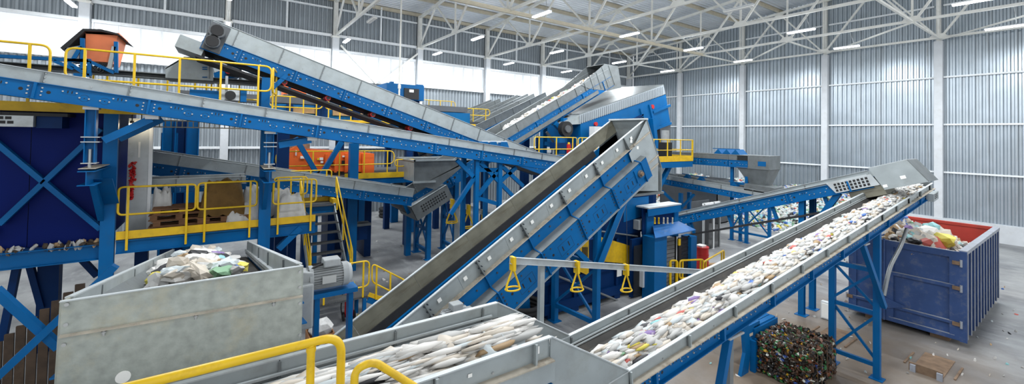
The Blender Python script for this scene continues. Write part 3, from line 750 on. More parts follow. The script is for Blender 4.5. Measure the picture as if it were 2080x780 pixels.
MB().prism([(HX0, .002, hz), (HX0, .9, hz-.9*math.tan(af)), (HX0, .9, hz-.75), (HX0-.02, .002, zlo-.25)], (-.014, 0, 0)).build('side_plate', 'spangle', hp)
MB().box(HX0-.01, HX1+.005, -.03, .0, hz, hz+.008).build('top_lip', 'galv_light', hp)
ra, rb = P(121, 683, y=HY-.02), P(612, 601, y=HY-.02)
MB().sweep((ra.x, -.03, ra.z), (rb.x+.01, -.03, rb.z), prof_box(.035, .012)).build('stiffener', 'dusty_flange', hp)
MB().box(-.5, HX1+.02, -.06, -.012, zlo-.055, zlo+.0).build('bottom_flange', 'galv', hp)
MB().box(-.5, HX1+.02, -.075, -.012, zlo, zlo+.006).build('flange_ledge', 'dusty_flange', hp)
for px, py in ((136, 618), (134, 659), (130, 700), (609, 552), (609, 583), (609, 616), (609, 680), (609, 738)):
    q = P(px, py, y=HY-.016); MB().cyl((q.x, -.014, q.z), (q.x, -.028, q.z), .013, 12).build('bolt', 'bolt', hp)
for px, py in ((211, 673), (398, 641), (556, 615)):
    q = P(px, py, y=HY-.02); m = MB(); m.cyl((q.x, -.02, q.z-.03), (q.x, -.02, q.z+.012), .009, 8); m.cyl((q.x, -.02, q.z-.012), (q.x, -.02, q.z), .016, 6); m.build('stud', 'bolt', hp)
q = P(250, 766, y=HY-.016); MB().cyl((q.x, -.014, q.z), (q.x, -.02, q.z), .045, 20).build('round_patch', 'sticker', hp)
for k in range(4): 
    q = P(420+60*k, 757-16*k, y=HY-.03); MB().cyl((q.x, -.06, zlo-.028), (q.x, -.075, zlo-.028), .012, 6).build('bolt', 'bolt', hp)
bpy.context.view_layer.update()
belt_load('heap of white, black and purple plastic bags on the feed conveyor below the platform', fc, 2.2, 6.6, HX1-HX0-.1, -.36, 420, 1.3, .36, [40, 14, 18, 1, 1.5, 1, 1.5, 1.5, 4, 3, 1.5, 14], seed=11, sub=2, scl=1.9, smooth=False, jit=1.)
# distinct bags on that heap
def bag(label, p, s, m_, rot=0, rough=.28, flat=.55, cat='plastic bag', name='plastic_bag'):
    m = MB(); crumple(m, (0, 0, 0), s, s*.7, s*flat, rough*1.1, 2, Euler((0, 0, rot)), smooth=False); o = m.build(name, m_); o.location = p; return tag(o, label, cat)
def fcz(y): return hz-.36-(y-HY)*math.tan(af)
for px, py, s, m_, lb_ in ((398, 520, .2, 'w_black', 'black plastic bag lying on the heap below the platform'), (425, 550, .2, 'w_purple', 'purple plastic bag lying on the heap near the hopper'), (490, 542, .14, 'w_yellow', 'lime yellow film lying on the right side of heap'), (375, 535, .2, 'w_green', 'pale green bag lying on the left side of heap'), (440, 535, .18, 'w_cyan', 'turquoise film in the middle of the heap')):
    q = P(px, py, z=fcz(8)+.28); bag(lb_, q, s, m_, random.random()*3)
# gear motor on the hopper's side
gm = T('gear_motor', 'big grey finned electric gear motor mounted beside the hopper', 'motor', (HX1, 0, 0))
c_ = P(690, 556, y=4.95); g0 = P(645, 590, y=4.9)
gx0 = .02; cz = c_.z; cy = 4.95
MB().box(.015, .19, cy-.2, cy+.1, cz-.46, cz-.0).build('gearbox', 'grey_paint', gm, bevel=.02)
MB().prism([(.015, cy-.12, cz-.05), (.2, cy-.12, cz-.05), (.2, cy-.12, cz+.09), (.08, cy-.12, cz+.12)], (0, .2, 0)).build('gearbox_neck', 'grey_paint', gm, bevel=.015)
mo = MB(); mo.cyl((.16, cy, cz), (.52, cy, cz), .1, 24); mo = mo.build('motor_body', 'grey_paint', gm)
fi = None
for k in range(28):
    a = 2*math.pi*k/28
    if fi is None: fi = MB().box(.2, .5, -.003, .003, .098, .125).build('cooling_fin', 'grey_paint', mo); o = fi
    else: o = inst(fi)
    o.location = (0, cy, cz); o.rotation_euler = (a, 0, 0)
MB().cyl((.16, cy, cz), (.2, cy, cz), .135, 20).build('end_flange', 'grey_paint', gm); MB().cyl((.5, cy, cz), (.56, cy, cz), .13, 20, .13).build('fan_cover', 'grey_paint', gm); MB().cyl((.56, cy, cz), (.6, cy, cz), .13, 20, .1).build('fan_cover', 'grey_paint', gm)
MB().box(.3, .47, cy-.1, cy+.06, cz+.12, cz+.2).build('terminal_box', 'grey_paint', gm, bevel=.012)
MB().tube(fillet([(.3, cy-.04, cz+.15), (.2, cy-.05, cz+.13), (.08, cy-.04, cz+.02)], .05), .012, 6).build('cable', 'rubber', gm)
MB().box(.28, .42, cy-.135, cy-.12, cz-.04, cz+.04).build('name_plate', 'bolt', gm)
st = T('motor_stand', 'blue steel stand with legs beneath the gear motor', 'stand', (HX1, 0, 0))
MB().box(.2, .66, cy-.1, cy+.1, cz-.2, cz-.15).build('top_frame', 'blue', st)
for xx in (.25, .6): MB().box(xx-.025, xx+.025, cy-.05, cy+.05, 0, cz-.2).build('leg', 'blue', st)
# ---- foreground handrail
fr = T('guard_rail', 'yellow tubular handrail nearest the camera in front of the hopper', 'railing', (0, 2.6, 0))
q0, q1 = P(150, 803, y=2.6), P(672, 686, y=2.6); zr = (q0.z+q1.z)/2-.0; q2 = P(698, 800, y=2.6)
MB().tube(fillet([(-2.2, 0, q1.z), (q1.x+.06, 0, q1.z), (q1.x+.06, 0, q1.z-1.0)], .11, 8), .024, 14).build('top_rail', 'yellow', fr)
pp = P(632, 705, y=2.6); MB().cyl((pp.x, 0, q1.z-1.2), (pp.x, 0, q1.z), .022, 14).build('post', 'yellow', fr)
MB().cyl((pp.x, 0, q1.z-.05), (pp.x, 0, q1.z-.02), .026, 14).build('weld_collar', 'yellow', fr)
fr2 = T('guard_rail', 'short yellow stair handrail curving down at the bottom edge', 'railing', (0, 2.45, 0))
qa = P(716, 800, y=2.45); qb = P(748, 742, y=2.45); qc = P(835, 800, y=2.45)
MB().tube(fillet([(qa.x, 0, qa.z-.5), (qa.x+.01, 0, qb.z-.0), (qb.x+.03, 0, qb.z+.015), (qc.x+.25, 0, qc.z-.17)], .1, 8), .022, 14).build('top_rail', 'yellow', fr2)
# motor peeping behind the transfer conveyor
pm = T('gear_motor', 'small grey finned motor peeping over the transfer conveyor', 'motor', (0, 0, 0))
q = P(925, 640, y=7.7); m = MB(); m.cyl((q.x-.3, 7.7, q.z-.1), (q.x+.25, 7.7, q.z-.05), .2, 20); mb_ = m.build('motor_body', 'grey_paint', pm)
fi = None
for k in range(22):
    o = MB().box(-.25, .22, -.005, .005, .19, .225).build('cooling_fin', 'grey_paint', mb_) if fi is None else inst(fi); fi = fi or o
    o.location = (q.x, 7.7, q.z-.07); o.rotation_euler = (2*math.pi*k/22, 0, 0)
MB().box(q.x-.12, q.x+.12, 7.58, 7.8, q.z+.12, q.z+.26).build('terminal_box', 'grey_paint', pm, bevel=.02); MB().box(q.x+.2, q.x+.42, 7.6, 7.85, q.z-.15, q.z+.06).build('gearbox', 'grey_paint', pm, bevel=.02)
MB().box(q.x-.2, q.x+.4, 7.55, 8.2, q.z-.36, q.z-.28).build('mount_bracket', 'blue', pm)
# ================================================================== LONG UPPER CONVEYORS (left)
tn = math.tan
# long conveyor descending right in front of the cabin
Y5 = 12.0; a5 = math.radians(-7.85)
s5 = P(0, 130, y=Y5); x5 = -8.0; z5 = s5.z-(s5.x-x5)*tn(a5)
L5 = (10.9-x5)/math.cos(a5)
c5 = conveyor('long_conveyor', 'longest blue and grey conveyor sloping down right across the middle', (x5, Y5, z5), 0, a5, L5, 1.1, .235, .33, 1.265/math.cos(a5), 1.69/math.cos(a5), off_p=(-2.91-x5)/math.cos(a5)-3*1.277, off_g=(-2.97-x5)/math.cos(a5)-2*1.706)
def z5b(x): return z5+(x-x5)*tn(a5)-.57
# steep one above it
Y4 = 14.2; a4 = math.radians(-18.0)
s4 = P(432, 40, y=Y4); L4 = (12.2-s4.x)/math.cos(a4)
c4 = conveyor('upper_conveyor', 'steep grey and blue conveyor with red return rollers falling right from a motor head', tuple(s4), 0, a4, L4, 1.2, .5, .38, 1.15/math.cos(a4), 1.5, off_p=.65, off_g=.9, rollers=(2.2, 3.5, 5.0, 6.4, 8.0), wall='galv')
MB().box(-.02, L4*.75, .02, 1.18, -1.12, -1.06).build('return_belt', 'belt_dark', c4)
for k, zz in ((0, -.3), (1, -.62)):
    m = MB(); m.cyl((.22-.0*k, -.38, zz), (.22, -.02, zz), .2-.02*k, 12); q = m.build('drive_motor', 'grey_dark', c4); MB().cyl((.22, -.42, zz), (.22, -.38, zz), .15, 12).build('fan_cover', 'rubber', q)
MB().box(.02, .46, -.06, -.01, -.85, -.05).build('motor_plate', 'grey_dark', c4)
MB().box(0, .012, 0, 1.2, -.5, .0).build('head_plate', 'galv_dark', c4)
MB().box(-.5, .1, .0, 1.2, -1.05, -.7).build('discharge_spout', 'galv', c4)
# small spout sheets under its head
# posts carrying the steep conveyor
trestle('blue post pair under the head of the steep upper conveyor', (P(540, 190, y=Y4).x, Y4+.1), (P(540, 190, y=Y4).x, Y4+1.1), 5.9, P(540, 140, y=Y4).z-.25, sec=.22, Ish=True, plates=False)
t = T('raking_strut', 'blue strut from the post up to steep upper conveyor', 'strut', (0, 0, 0)); MB().sweep(P(555, 178, y=Y4), P(582, 153, y=Y4), prof_box(.12, .12)).build('strut_bar', 'blue', t)
# third conveyor: rising right, its tail hopper at left
Y6 = 17.6; a6 = math.radians(27.2)
e6 = P(1235, 140, y=Y6); t6 = P(812, 398, y=Y6)
x6 = t6.x-.15; z6 = e6.z-(e6.x-x6)*tn(a6); L6 = (e6.x-x6)/math.cos(a6)
c6 = conveyor('rising_conveyor', 'conveyor of white film rising right to the large blue separator', (x6, Y6, z6), 0, a6, L6, 1.5, .5, .6, 1.55, 1.9, off_p=.8, off_g=.6, far=True, wall='galv_dark', flange='galv')
# head hood: two tall side plates and a back plate
for yy in (-.03, 1.5): MB().prism([(L6-2.6, yy, 0), (L6-.2, yy, .38), (L6+.9, yy, -.2), (L6+.6, yy, -1.5), (L6-.6, yy, -1.2), (L6-2.0, yy, -.5)], (0, .03, 0)).build('hood_side', 'galv_dark', c6)
MB().prism([(L6-.2, 0, .38), (L6+.9, 0, -.2), (L6+.9, 1.5, -.2), (L6-.2, 1.5, .38)], (.02, 0, .03)).build('hood_top', 'galv_dark', c6)
MB().prism([(L6+.9, 0, -.2), (L6+.6, 0, -1.5), (L6+.6, 1.5, -1.5), (L6+.9, 1.5, -.2)], (.02, 0, 0)).build('hood_back', 'galv_dark', c6)
pr = None
for k in range(5):
    xr_ = L6-2.3+k*.6; zt2 = .38*(xr_-L6+2.6)/2.4 if xr_ < L6-.2 else .38-.53*(xr_-L6+.2); zb2 = -.5-.6*min(1, (xr_-L6+2.3)/2)
    MB().box(xr_-.025, xr_+.025, -.06, -.03, zb2, zt2-.03).build('hood_rib', 'galv_dark', c6)
MB().box(L6*.3, L6-1.5, -.12, -.02, -1.0, -.8).build('cable_duct', 'galv_dark', c6)
bpy.context.view_layer.update()
belt_load('white film and plastic riding the conveyor to the separator', c6, L6*.45, L6-.6, 1.4, -.4, 420, 1.3, .4, [50, 16, 10, 2, 1, 1, 3, 1, 2, 2, 1, 10], seed=21)
# tail hopper of that conveyor
th = T('tail_hopper', 'dark galvanised box hopper under the long conveyor', 'hopper', (0, 0, 0))
q0, q1, q2 = P(842, 322, y=17.2), P(962, 318, y=17.2), P(845, 372, y=17.2); q3 = P(905, 372, y=17.2)
xa, xb, zt_, zm = q0.x, P(958, 340, y=17.2).x, P(870, 327, y=17.2).z, P(870, 372, y=17.2).z
for yy in (17.2, 19.4): MB().prism([(xa, yy, zt_), (xb, yy, zt_), (xb+.1, yy, zm+1.1), (xa+1.0, yy, zm-.3), (xa+.25, yy, zm-.1), (xa, yy, zm+.1)], (0, .03, 0)).build('side_plate', 'galv_dark', th)
MB().box(xa-.02, xa+.01, 17.2, 19.43, zm+.1, zt_).build('end_plate', 'galv', th)
for yy in (17.12, 19.43): MB().box(xa-.06, xb, yy, yy+.08, zt_, zt_+.06).build('rim', 'galv', th)
MB().box(xa-.08, xa+.02, 17.12, 19.5, zt_, zt_+.06).build('rim', 'galv', th); MB().box(xa-.05, xa+1, 17.15, 17.2, zm+.02, zm+.1).build('lower_flange', 'galv', th)
gd = T('guard_box', 'grey tail box with a perforated guard hanging below the hopper', 'machine guard', tuple(P(834, 421, y=17.15)), (0, -a6, 0))
MB().box(0, 1.9, 0, 2.0, -.02, .0).build('cover', 'galv_light', gd); MB().box(0, .02, 0, 2.0, -.7, 0).build('end_plate', 'galv_dark', gd); MB().box(0, 1.9, 0, .02, -.7, 0).build('side_plate', 'galv_dark', gd)
pr = None
for i in range(11):
    for j in range(3):
        o = MB().box(0, .07, -.004, .0, 0, .07).build('guard_hole', 'black', gd) if pr is None else inst(pr); pr = pr or o
        o.location = (.4+i*.12, 0, -.5+j*.12)
trestle('dark blue trestle under the tail of the rising conveyor', (7.75, 17.6), (7.75, 19.0), 0, 2.7, sec=.2, bars=(.35, 1.3, 2.2), crosses=((.4, 2.1),))
trestle('second dark blue trestle behind tail of the rising conveyor', (9.1, 17.6), (9.1, 18.9), 0, 3.4, sec=.2, bars=(.35, 1.6, 2.6), crosses=((.4, 2.4),))
# two more conveyors behind it
for k, (yy, pA, pB, lb_) in enumerate(((22.0, (1010, 225), (1108, 187), 'grey conveyor head behind the rising conveyor, nearer of two'), (24.5, (965, 222), (1072, 190), 'grey conveyor head farther behind the rising conveyor'))):
    q1 = P(*pB, y=yy); ak = math.radians(24); Lk = 9.5
    conveyor('background_conveyor', lb_, (q1.x-Lk*math.cos(ak), yy, q1.z-Lk*math.sin(ak)), 0, ak, Lk, 1.3, .5, .5, 1.5, 1.9, off_p=.5, off_g=.5, wall='galv_dark', flange='galv')
q1 = P(1015, 200, y=26.0); ak = math.radians(22)
c_ = conveyor('background_conveyor', 'short blue conveyor head with a motor below the far windows', (q1.x-7*math.cos(ak), 26.0, q1.z-7*math.sin(ak)), 0, ak, 7, 1.2, .5, .7, 1.5, 1.9, off_p=.5, off_g=.5, wall='galv_dark', flange='galv')
MB().cyl((6.7, -.35, -.7), (6.7, -.02, -.7), .28, 14).build('drive_motor', 'grey_dark', c_)
# conveyor passing behind the platform
Y7 = 16.6; a7 = math.radians(-6.9)
s7 = P(300, 306, y=Y7); e7 = P(842, 384, y=Y7); a7 = math.atan2(e7.z-s7.z, e7.x-s7.x)
conveyor('middle_conveyor', 'grey and blue conveyor sloping right behind the platform stairs', tuple(s7), 0, a7, (e7.x-s7.x)/math.cos(a7), 1.0, .34, .36, 1.8, 1.9, off_p=.8, off_g=.9)
# short level trough on the platform
q = P(268, 366, y=14.6); q_ = P(500, 357, y=14.6)
conveyor('short_conveyor', 'short level grey trough conveyor above the pallets', (q.x, 14.6, q.z), 0, 0, q_.x-q.x, .8, .22, .16, 1.5, 1.8, off_p=.9, off_g=.9)
# ---- trestles and posts of the long conveyor
for (px, py, ypx, lb_) in ((182, 345, 215, 'left'), (548, 345, 262, 'right')):
    xx = P(px, 300, y=12.05).x; zt_ = z5b(xx); zb = P(px, py-3, y=12.1).z
    t = T('hanger_post', 'blue I-section post bolted under the long conveyor, %s one' % lb_, 'post', (xx, 12.12, 0))
    MB().sweep((0, 0, zb+.12), (0, 0, zt_-.06), prof_I(.2, .17, .016), (1, 0, 0)).build('post_section', 'blue', t)
    MB().box(-.12, .12, -.11, .11, zb+.1, zb+.12).build('foot_plate', 'bolt', t); MB().cyl((0, -.02, zb+.0), (0, -.02, zb+.4), .03, 8).build('threaded_rod', 'bolt', t)
    for dz in (.42, .52): MB().box(-.13, .15, -.12, .12, zb+.12+dz, zb+.14+dz).build('clamp_plate', 'bolt', t)
    MB().box(-.12, .12, -.1, .1, zt_-.06, zt_).build('head_plate', 'bolt', t)
    xs_ = xx+.95; zs_ = z5b(xs_)
    t2 = T('knee_brace', 'blue knee brace from the %s hanger post up to long conveyor' % lb_, 'strut', (xx, 12.12, 0))
    MB().sweep((.2, 0, zb+.58), (.95, 0, zs_-.08), prof_box(.12, .15)).build('brace_bar', 'blue', t2); MB().box(.85, 1.08, -.1, .1, zs_-.09, zs_).build('head_plate', 'bolt', t2)
    MB().sweep((.3, .9, zb+.6), (1.05, .9, z5b(xx+1.05)-.05), prof_box(.12, .15)).build('rear_brace', 'blue', t2)
    br = T('bracket_beam', 'blue I-beam bracket holding the %s hanger post' % lb_, 'bracket', (xx, 12.0, zb))
    MB().sweep((0, -.15, -.19), (0, 1.27, -.19), prof_I(.26, .3, .016)).build('bracket_section', 'blue', br)
    MB().prism([(-.05, .35, -.34), (-.05, 1.27, -.34), (-.05, 1.27, -1.3)], (.1, 0, 0)).build('bracket_web', 'blue', br)
    MB().box(-.13, .13, -.1, 1.2, 0, .012).build('dust_layer', 'dusty_flange', br)
for k, px in enumerate((967, 1014)):
    pass
xa, xb = P(967, 400, y=12.1).x, P(1014, 400, y=12.1).x
t = T('support_trestle', 'blue cross-braced frame under the right end of long conveyor', 'support frame', (0, 12.1, 0))
for xx in (xa, xb): MB().beam((xx, 0, 0), (xx, 0, z5b(xx)), .14, .14).build('leg', 'blue', t); MB().beam((xx+.05, 1.0, 0), (xx+.05, 1.0, z5b(xx)), .14, .14).build('leg', 'blue', t)
for (pa, pb) in (((928, 325), (962, 360)), ((965, 358), (915, 435)), ((975, 330), (1045, 402)), ((1012, 372), (1048, 340)), ((1020, 338), (1062, 378)), ((972, 345), (1010, 345)), ((970, 402), (1010, 414)), ((970, 398), (1012, 345))):
    MB().beam(P(*pa, y=12.12)-Vector((0, 12.1, 0)), P(*pb, y=12.12)-Vector((0, 12.1, 0)), .1, .13).build('brace', 'blue', t)
# ================================================================== CABIN, PLATFORM AND STAIR (left)
YP = 13.3
xc1 = P(205, 470, y=YP).x
cb = T('sorting_cabin', 'raised dark blue panelled sorting cabin with cross braces at left', 'cabin', (0, 0, 0))
zf = P(100, 498, y=YP+.25).z; zr = 6.05
pw = 1.2; x = xc1
while x > -7.2:
    MB().box(x-pw+.006, x-.006, YP+.22, YP+.3, zf, zr).build('wall_panel', 'navy_dark', cb); x -= pw
MB().box(x+.1, xc1, YP+.1, 17.5, zr, zr+.12).build('roof', 'navy', cb)
MB().box(xc1-.08, xc1, YP+.3, 17.5, zf, zr).build('side_wall', 'navy_dark', cb)
MB().sweep((-7.2, YP+.12, zf-.22), (xc1, YP+.12, zf-.22), prof_I(.22, .36, .02)).build('floor_beam', 'blue', cb)
MB().box(-7.2, xc1, YP+.1, 17.5, zf-.06, zf).build('cabin_floor', 'navy', cb)
def brace(pa, pb, w=.14): MB().sweep(P(*pa, y=YP+.1), P(*pb, y=YP+.1), prof_box(.1, w*1.15), (0, 1, 0)).build('cross_brace', 'blue', cb)
brace((-60, 245), (205, 465)); brace((205, 262), (0, 455)); brace((-10, 465), (-60, 500))
MB().box(xc1-.02, xc1+.23, YP-.02, YP+.12, 0, P(215, 215, y=YP).z).build('corner_post', 'blue', cb)
MB().prism([(xc1+.04, YP-.08, 3.9), (xc1+.3, YP-.08, 3.9), (xc1+.3, YP-.9, 4.55), (xc1-.1, YP-.9, 4.55)], (0, .04, 0)).build('corner_gusset', 'blue', cb)
for px in (103,): 
    q = P(px, 560, y=YP+2.2); MB().box(q.x-.19, q.x+.19, YP+2.0, YP+2.3, 0, zf-.2).build('leg', 'navy', cb)
for (pa, pb, yy) in (((35, 540), (5, 690), YP+.6), ((60, 535), (85, 625), YP+2), ((165, 525), (198, 560), YP+1.2), ((-10, 588), (120, 705), YP-2.2), ((235, 540), (-10, 770), YP-2.3)):
    MB().sweep(P(*pa, y=yy), P(*pb, y=yy), prof_box(.12, .17), (0, 1, 0)).build('leg_brace', 'blue' if yy < YP else 'navy', cb)
# debris on the beam ledge
m = MB(); random.seed(4)
for i in range(60):
    m.mi = random.choice([0, 1, 1, 2]); xx = random.uniform(-5, xc1); crumple(m, (xx, YP+.06+random.uniform(0, .1), zf-.02), .12, .06, .035, .4)
tag(m.build('ledge_debris', ['w_grey', 'oil', 'w_card']), 'scraps of dirty film lying on the beam ledge of the cabin', 'debris', kind='stuff')
# perforated tail box at the far left edge
pb = T('perforated_box', 'light grey perforated guard box at left edge under the long conveyor', 'machine guard', (0, 12.9, 0))
q0, q1 = P(-60, 232, y=12.9), P(67, 258, y=12.9)
MB().box(q0.x, q1.x, 0, .9, q1.z, q0.z).build('guard_sheet', 'galv_light', pb)
pr = None
for i in range(7):
    for j in range(3):
        o = MB().box(0, .085, -.006, .0, 0, .06).build('guard_hole', 'black', pb) if pr is None else inst(pr); pr = pr or o
        o.location = (q1.x-.45-i*.11-j*.03+.09, 0, q1.z+.06+j*.09)
MB().box(q1.x+.02, q1.x+.4, .1, .7, q1.z-.02, q0.z+.02).build('motor_housing', 'navy', pb)
MB().box(q0.x, q1.x+.5, .0, .9, q0.z, q0.z+.07).build('top_frame', 'black', pb)
# yellow toe board and lamps under the roof walkway
zw = P(260, 190, y=13.1).z
# roof walkway
wk = T('roof_walkway', 'yellow-edged walkway deck on the cabin roof', 'walkway', (0, 13.1, 0))
zd = 6.18
MB().box(-7.2, P(560, 190, y=13.1).x, 0, 4.2, zd-.05, zd).build('deck', 'grating', wk); MB().box(-7.2, P(560, 190, y=13.1).x, -.03, 0, zd-.2, zd).build('edge_beam', 'yellow_deck', wk)
r0, r1 = P(138, 100, y=13.1), P(552, 133, y=13.1); rl = P(100, 95, y=13.1)
railing('yellow guard rail along the roof walkway beside the orange bin', (r0.x-.03, 13.1, zd), (r1.x, 13.1, zd), h=7.41-zd, mid=6.73-zd, n=5, toe=0, rad=.16)
railing('short yellow guard rail at the far left of the roof walkway', (-6.5, 13.1, zd), (rl.x+.02, 13.1, zd), h=7.41-zd, mid=6.73-zd, n=4, toe=0, rad=.16)
railing('yellow guard rail on the rear edge of the roof walkway', (P(190, 143, y=17).x, 17, zd), (P(420, 160, y=17).x, 17, zd), h=1.1, mid=.55, n=4, toe=0)
railing('yellow end rail of the roof walkway beside the post', (r1.x+.05, 13.3, zd), (r1.x+.25, 14.4, zd), h=7.41-zd, mid=6.73-zd, n=2, toe=0, rad=.12)
railing('yellow guard rail below the head of steep upper conveyor', (P(430, 160, y=17.2).x, 17.2, zd), (P(540, 165, y=17.2).x, 17.2, zd), h=1.1, mid=.55, n=3, toe=0)
# ---- platform right of the cabin
pf = T('platform', 'steel platform with yellow toe boards left of the stair', 'platform', (0, 0, 0))
xp0, xp1 = xc1+.26, P(640, 455, y=YP).x; dz = 3.06
MB().box(xp0, xp1, YP, 16.4, dz-.05, dz).build('deck', 'grating', pf)
MB().sweep((xp0, YP+.02, dz-.2), (xp1, YP+.02, dz-.2), prof_I(.14, .3, .014)).build('edge_beam', 'blue', pf)
MB().box(xp0, xp1, YP+1.5, YP+1.62, dz-.3, dz-.05).build('joist', 'navy', pf); MB().box(xp0, xp1, YP+3, YP+3.1, dz-.3, dz-.05).build('joist', 'navy', pf)
xpp = P(539, 400, y=YP).x
for px, yy, hh in ((288, YP+2.5, dz-.2), (338, YP+2.6, dz-.2), (620, YP+2.2, dz-.2)):
    q = P(px, 520, y=yy); MB().box(q.x-.14, q.x+.14, yy-.14, yy+.14, 0, hh).build('leg', 'navy', pf)
MB().box(xpp-.15, xpp+.13, YP-.12, YP+.18, 0, P(540, 262, y=YP).z).build('main_post', 'blue', pf)
MB().sweep(P(565, 505, y=YP+.05), P(610, 462, y=YP+.05), prof_box(.16, .2), (0, 1, 0)).build('knee_brace', 'blue', pf)
zt1 = P(240, 380, y=YP-.05).z
ha = 4.27-dz
xm = P(530, 400, y=YP).x
railing('yellow guard rail in front of the wooden pallets', (xp0+.02, YP-.05, dz), (P(398, 400, y=YP).x, YP-.05, dz), h=ha, mid=.56, n=2, toe=0, post_below=.28, rad=.1)
t = railing('yellow guard rail between the tarp and blue post', (P(402, 400, y=YP).x, YP-.05, dz), (xpp-.2, YP-.05, dz), h=ha+.02, mid=.56, n=2, toe=0, post_below=.28, rad=.1)
t = railing('yellow guard rail in front of the big white bags', (xpp+.18, YP-.05, dz), (xp1, YP-.05, dz), h=ha, mid=.56, n=2, toe=0, post_below=.28, rad=.1)
for k, (xa, xb) in enumerate(((xp0, xpp-.15), (xpp+.14, xp1))):
    tag(MB().box(xa, xb, YP-.03, YP-.015, dz-.02, dz+.17).build('toe_board', 'yellow_deck'), 'yellow toe board along the platform edge, %s' % ['below the pallets', 'below the white bags'][k], 'toe board')
# things on the platform
def pallet(label, x, y, z, rot=0, tilt=0):
    t = T('wooden_pallet', label, 'pallet', (x, y, z), (0, tilt, rot))
    pr = None
    for k in range(6):
        o = MB().box(-.6, .6, -.045, .045, .12, .142).build('deck_board', 'wood', t) if pr is None else inst(pr); pr = pr or o; o.location = (0, -.36+k*.145, 0)
    pb_ = None
    for yy in (-.36, 0, .36):
        for xx in (-.5, 0, .5):
            o = MB().box(-.07, .07, -.05, .05, .022, .12).build('block', 'wood', t) if pb_ is None else inst(pb_); pb_ = pb_ or o; o.location = (xx, yy, 0)
        MB().box(-.6, .6, yy-.05, yy+.05, 0, .022).build('runner', 'wood', t)
    return t
q = P(365, 460, y=13.9); 
for k in range(4): pallet(['bottom pallet of the stack on the platform', 'second pallet from the bottom of the stack', 'third pallet from the bottom of the stack', 'top pallet of the stack left of the tarp'][k], q.x+.05*(k % 2), 14.0, dz+.001+.146*k, .04*(k % 2))
q = P(425, 455, y=13.9); pallet('low pallet under the brown tarp', q.x+.35, 13.95, dz+.001, .02); pallet('upper pallet under the brown tarp', q.x+.33, 13.95, dz+.148, -.02)
# draped brown tarp
def cloth(name, label, cat, cx, cy, cz, w, d, h, matn, seed, lump=.1, sub=14):
    random.seed(seed); ph = [random.uniform(0, 6) for _ in range(8)]; m = MB(); vs = []; n = sub
    for i in range(n+1):
        for j in range(n+1):
            u, v = i/n*2-1, j/n*2-1
            x, y = u, v; k = max(abs(u), abs(v)); zz = 1-max(0, (k-.62)/.38)**1.3
            s = 1-.16*max(0, k-.6)
            zz += lump*(math.sin(4*u+ph[0])*math.cos(5*v+ph[1])+.5*math.sin(11*u+7*v+ph[2])*(.4+k))
            vs.append((u*s*w/2+.05*w*math.sin(6*v+ph[3])*lump, v*s*d/2+.05*d*math.sin(9*u+ph[4])*lump*3, max(0, zz*h)))
    m.add(vs, [(i*(n+1)+j, (i+1)*(n+1)+j, (i+1)*(n+1)+j+1, i*(n+1)+j+1) for i in range(n) for j in range(n)], True)
    m.add([(-w/2*.8, -d/2*.8, 0), (w/2*.8, -d/2*.8, 0), (w/2*.8, d/2*.8, 0), (-w/2*.8, d/2*.8, 0)], [(0, 3, 2, 1)])
    o = m.build(name, matn); o.location = (cx, cy, cz); o.name = name; return tag(o, label, cat)
q = P(447, 440, y=13.9); cloth('tarp', 'crumpled brown tarp heaped over the pallets', 'tarp', q.x+.06, 13.95, dz+.3, 1.15, .9, .85, 'tarp', 3)
q = P(492, 455, y=13.8); cloth('bulk_bag', 'white woven bulk bag slumped right of the brown tarp', 'bag', q.x, 13.9, dz, .85, .9, .55, 'bigbag', 5, .12)
q = P(515, 440, y=14.6); cloth('bulk_bag', 'white bulk bag standing behind slumped bag near blue post', 'bag', q.x, 14.8, dz, .7, .8, .85, 'bigbag', 8, .12)
q = P(595, 450, y=13.8); cloth('bulk_bag', 'large grey-white bulk bag behind the yellow rail by the stair', 'bag', q.x-.06, 14.0, dz, .85, .9, .66, 'bigbag', 9, .1)
q = P(575, 450, y=14.4); cloth('bulk_bag', 'tall white bulk bag behind the others next to blue post', 'bag', q.x-.02, 14.85, dz, .7, .7, .74, 'bigbag', 12, .08)
q = P(330, 470, y=14.2); cloth('plastic_sheet', 'white plastic sheet bunched left of the pallets', 'plastic sheet', q.x-.03, 14.3, dz, .5, .5, .95, 'bigbag', 14, .16)
# steel door leaf and red tinsel at the cabin end
q0, q1 = P(262, 240, y=14.2), P(300, 470, y=14.2)
dr = T('steel_door', 'shiny steel door leaf standing open at the end of cabin', 'door', (0, 14.2, 0))
MB().box(q0.x, q1.x, 0, .06, dz, q0.z).build('door_sheet', 'galv_light', dr); MB().box(q1.x-.03, q1.x+.04, -.02, .08, dz, q0.z).build('door_frame', 'white_paint', dr); MB().box(q0.x+.2, q0.x+.24, -.03, 0, q0.z-1.0, q0.z-.6).build('handle_plate', 'sticker', dr)
gl = T('tinsel_garland', 'shiny red tinsel garland hanging beside the steel door', 'garland', (0, 14.1, 0)); random.seed(2)
m = MB()
for i in range(110):
    f = i/110; q = P(266+random.uniform(-3, 9)*(1 if f < .5 else .4), 330+f*75, y=14.1); crumple(m, (q.x, random.uniform(-.05, .05), q.z), .035, .035, .02, .3)
m.build('tinsel', 'red', gl)
for (px, py, k) in ((287, 257, 'above the door'), (268, 255, 'left above the door')):
    q = P(px, py, y=14.0); o = T('work_lamp', 'small bright work lamp %s' % k, 'lamp', tuple(q))
    MB().cyl((0, 0, -.05), (0, 0, .05), .06, 10).build('bulb', 'bulb_glow', o); MB().cyl((0, 0, .05), (0, 0, .12), .04, 8).build('socket', 'black', o); MB().box(-.01, .01, -.01, .01, .12, .5).build('stem', 'black', o)
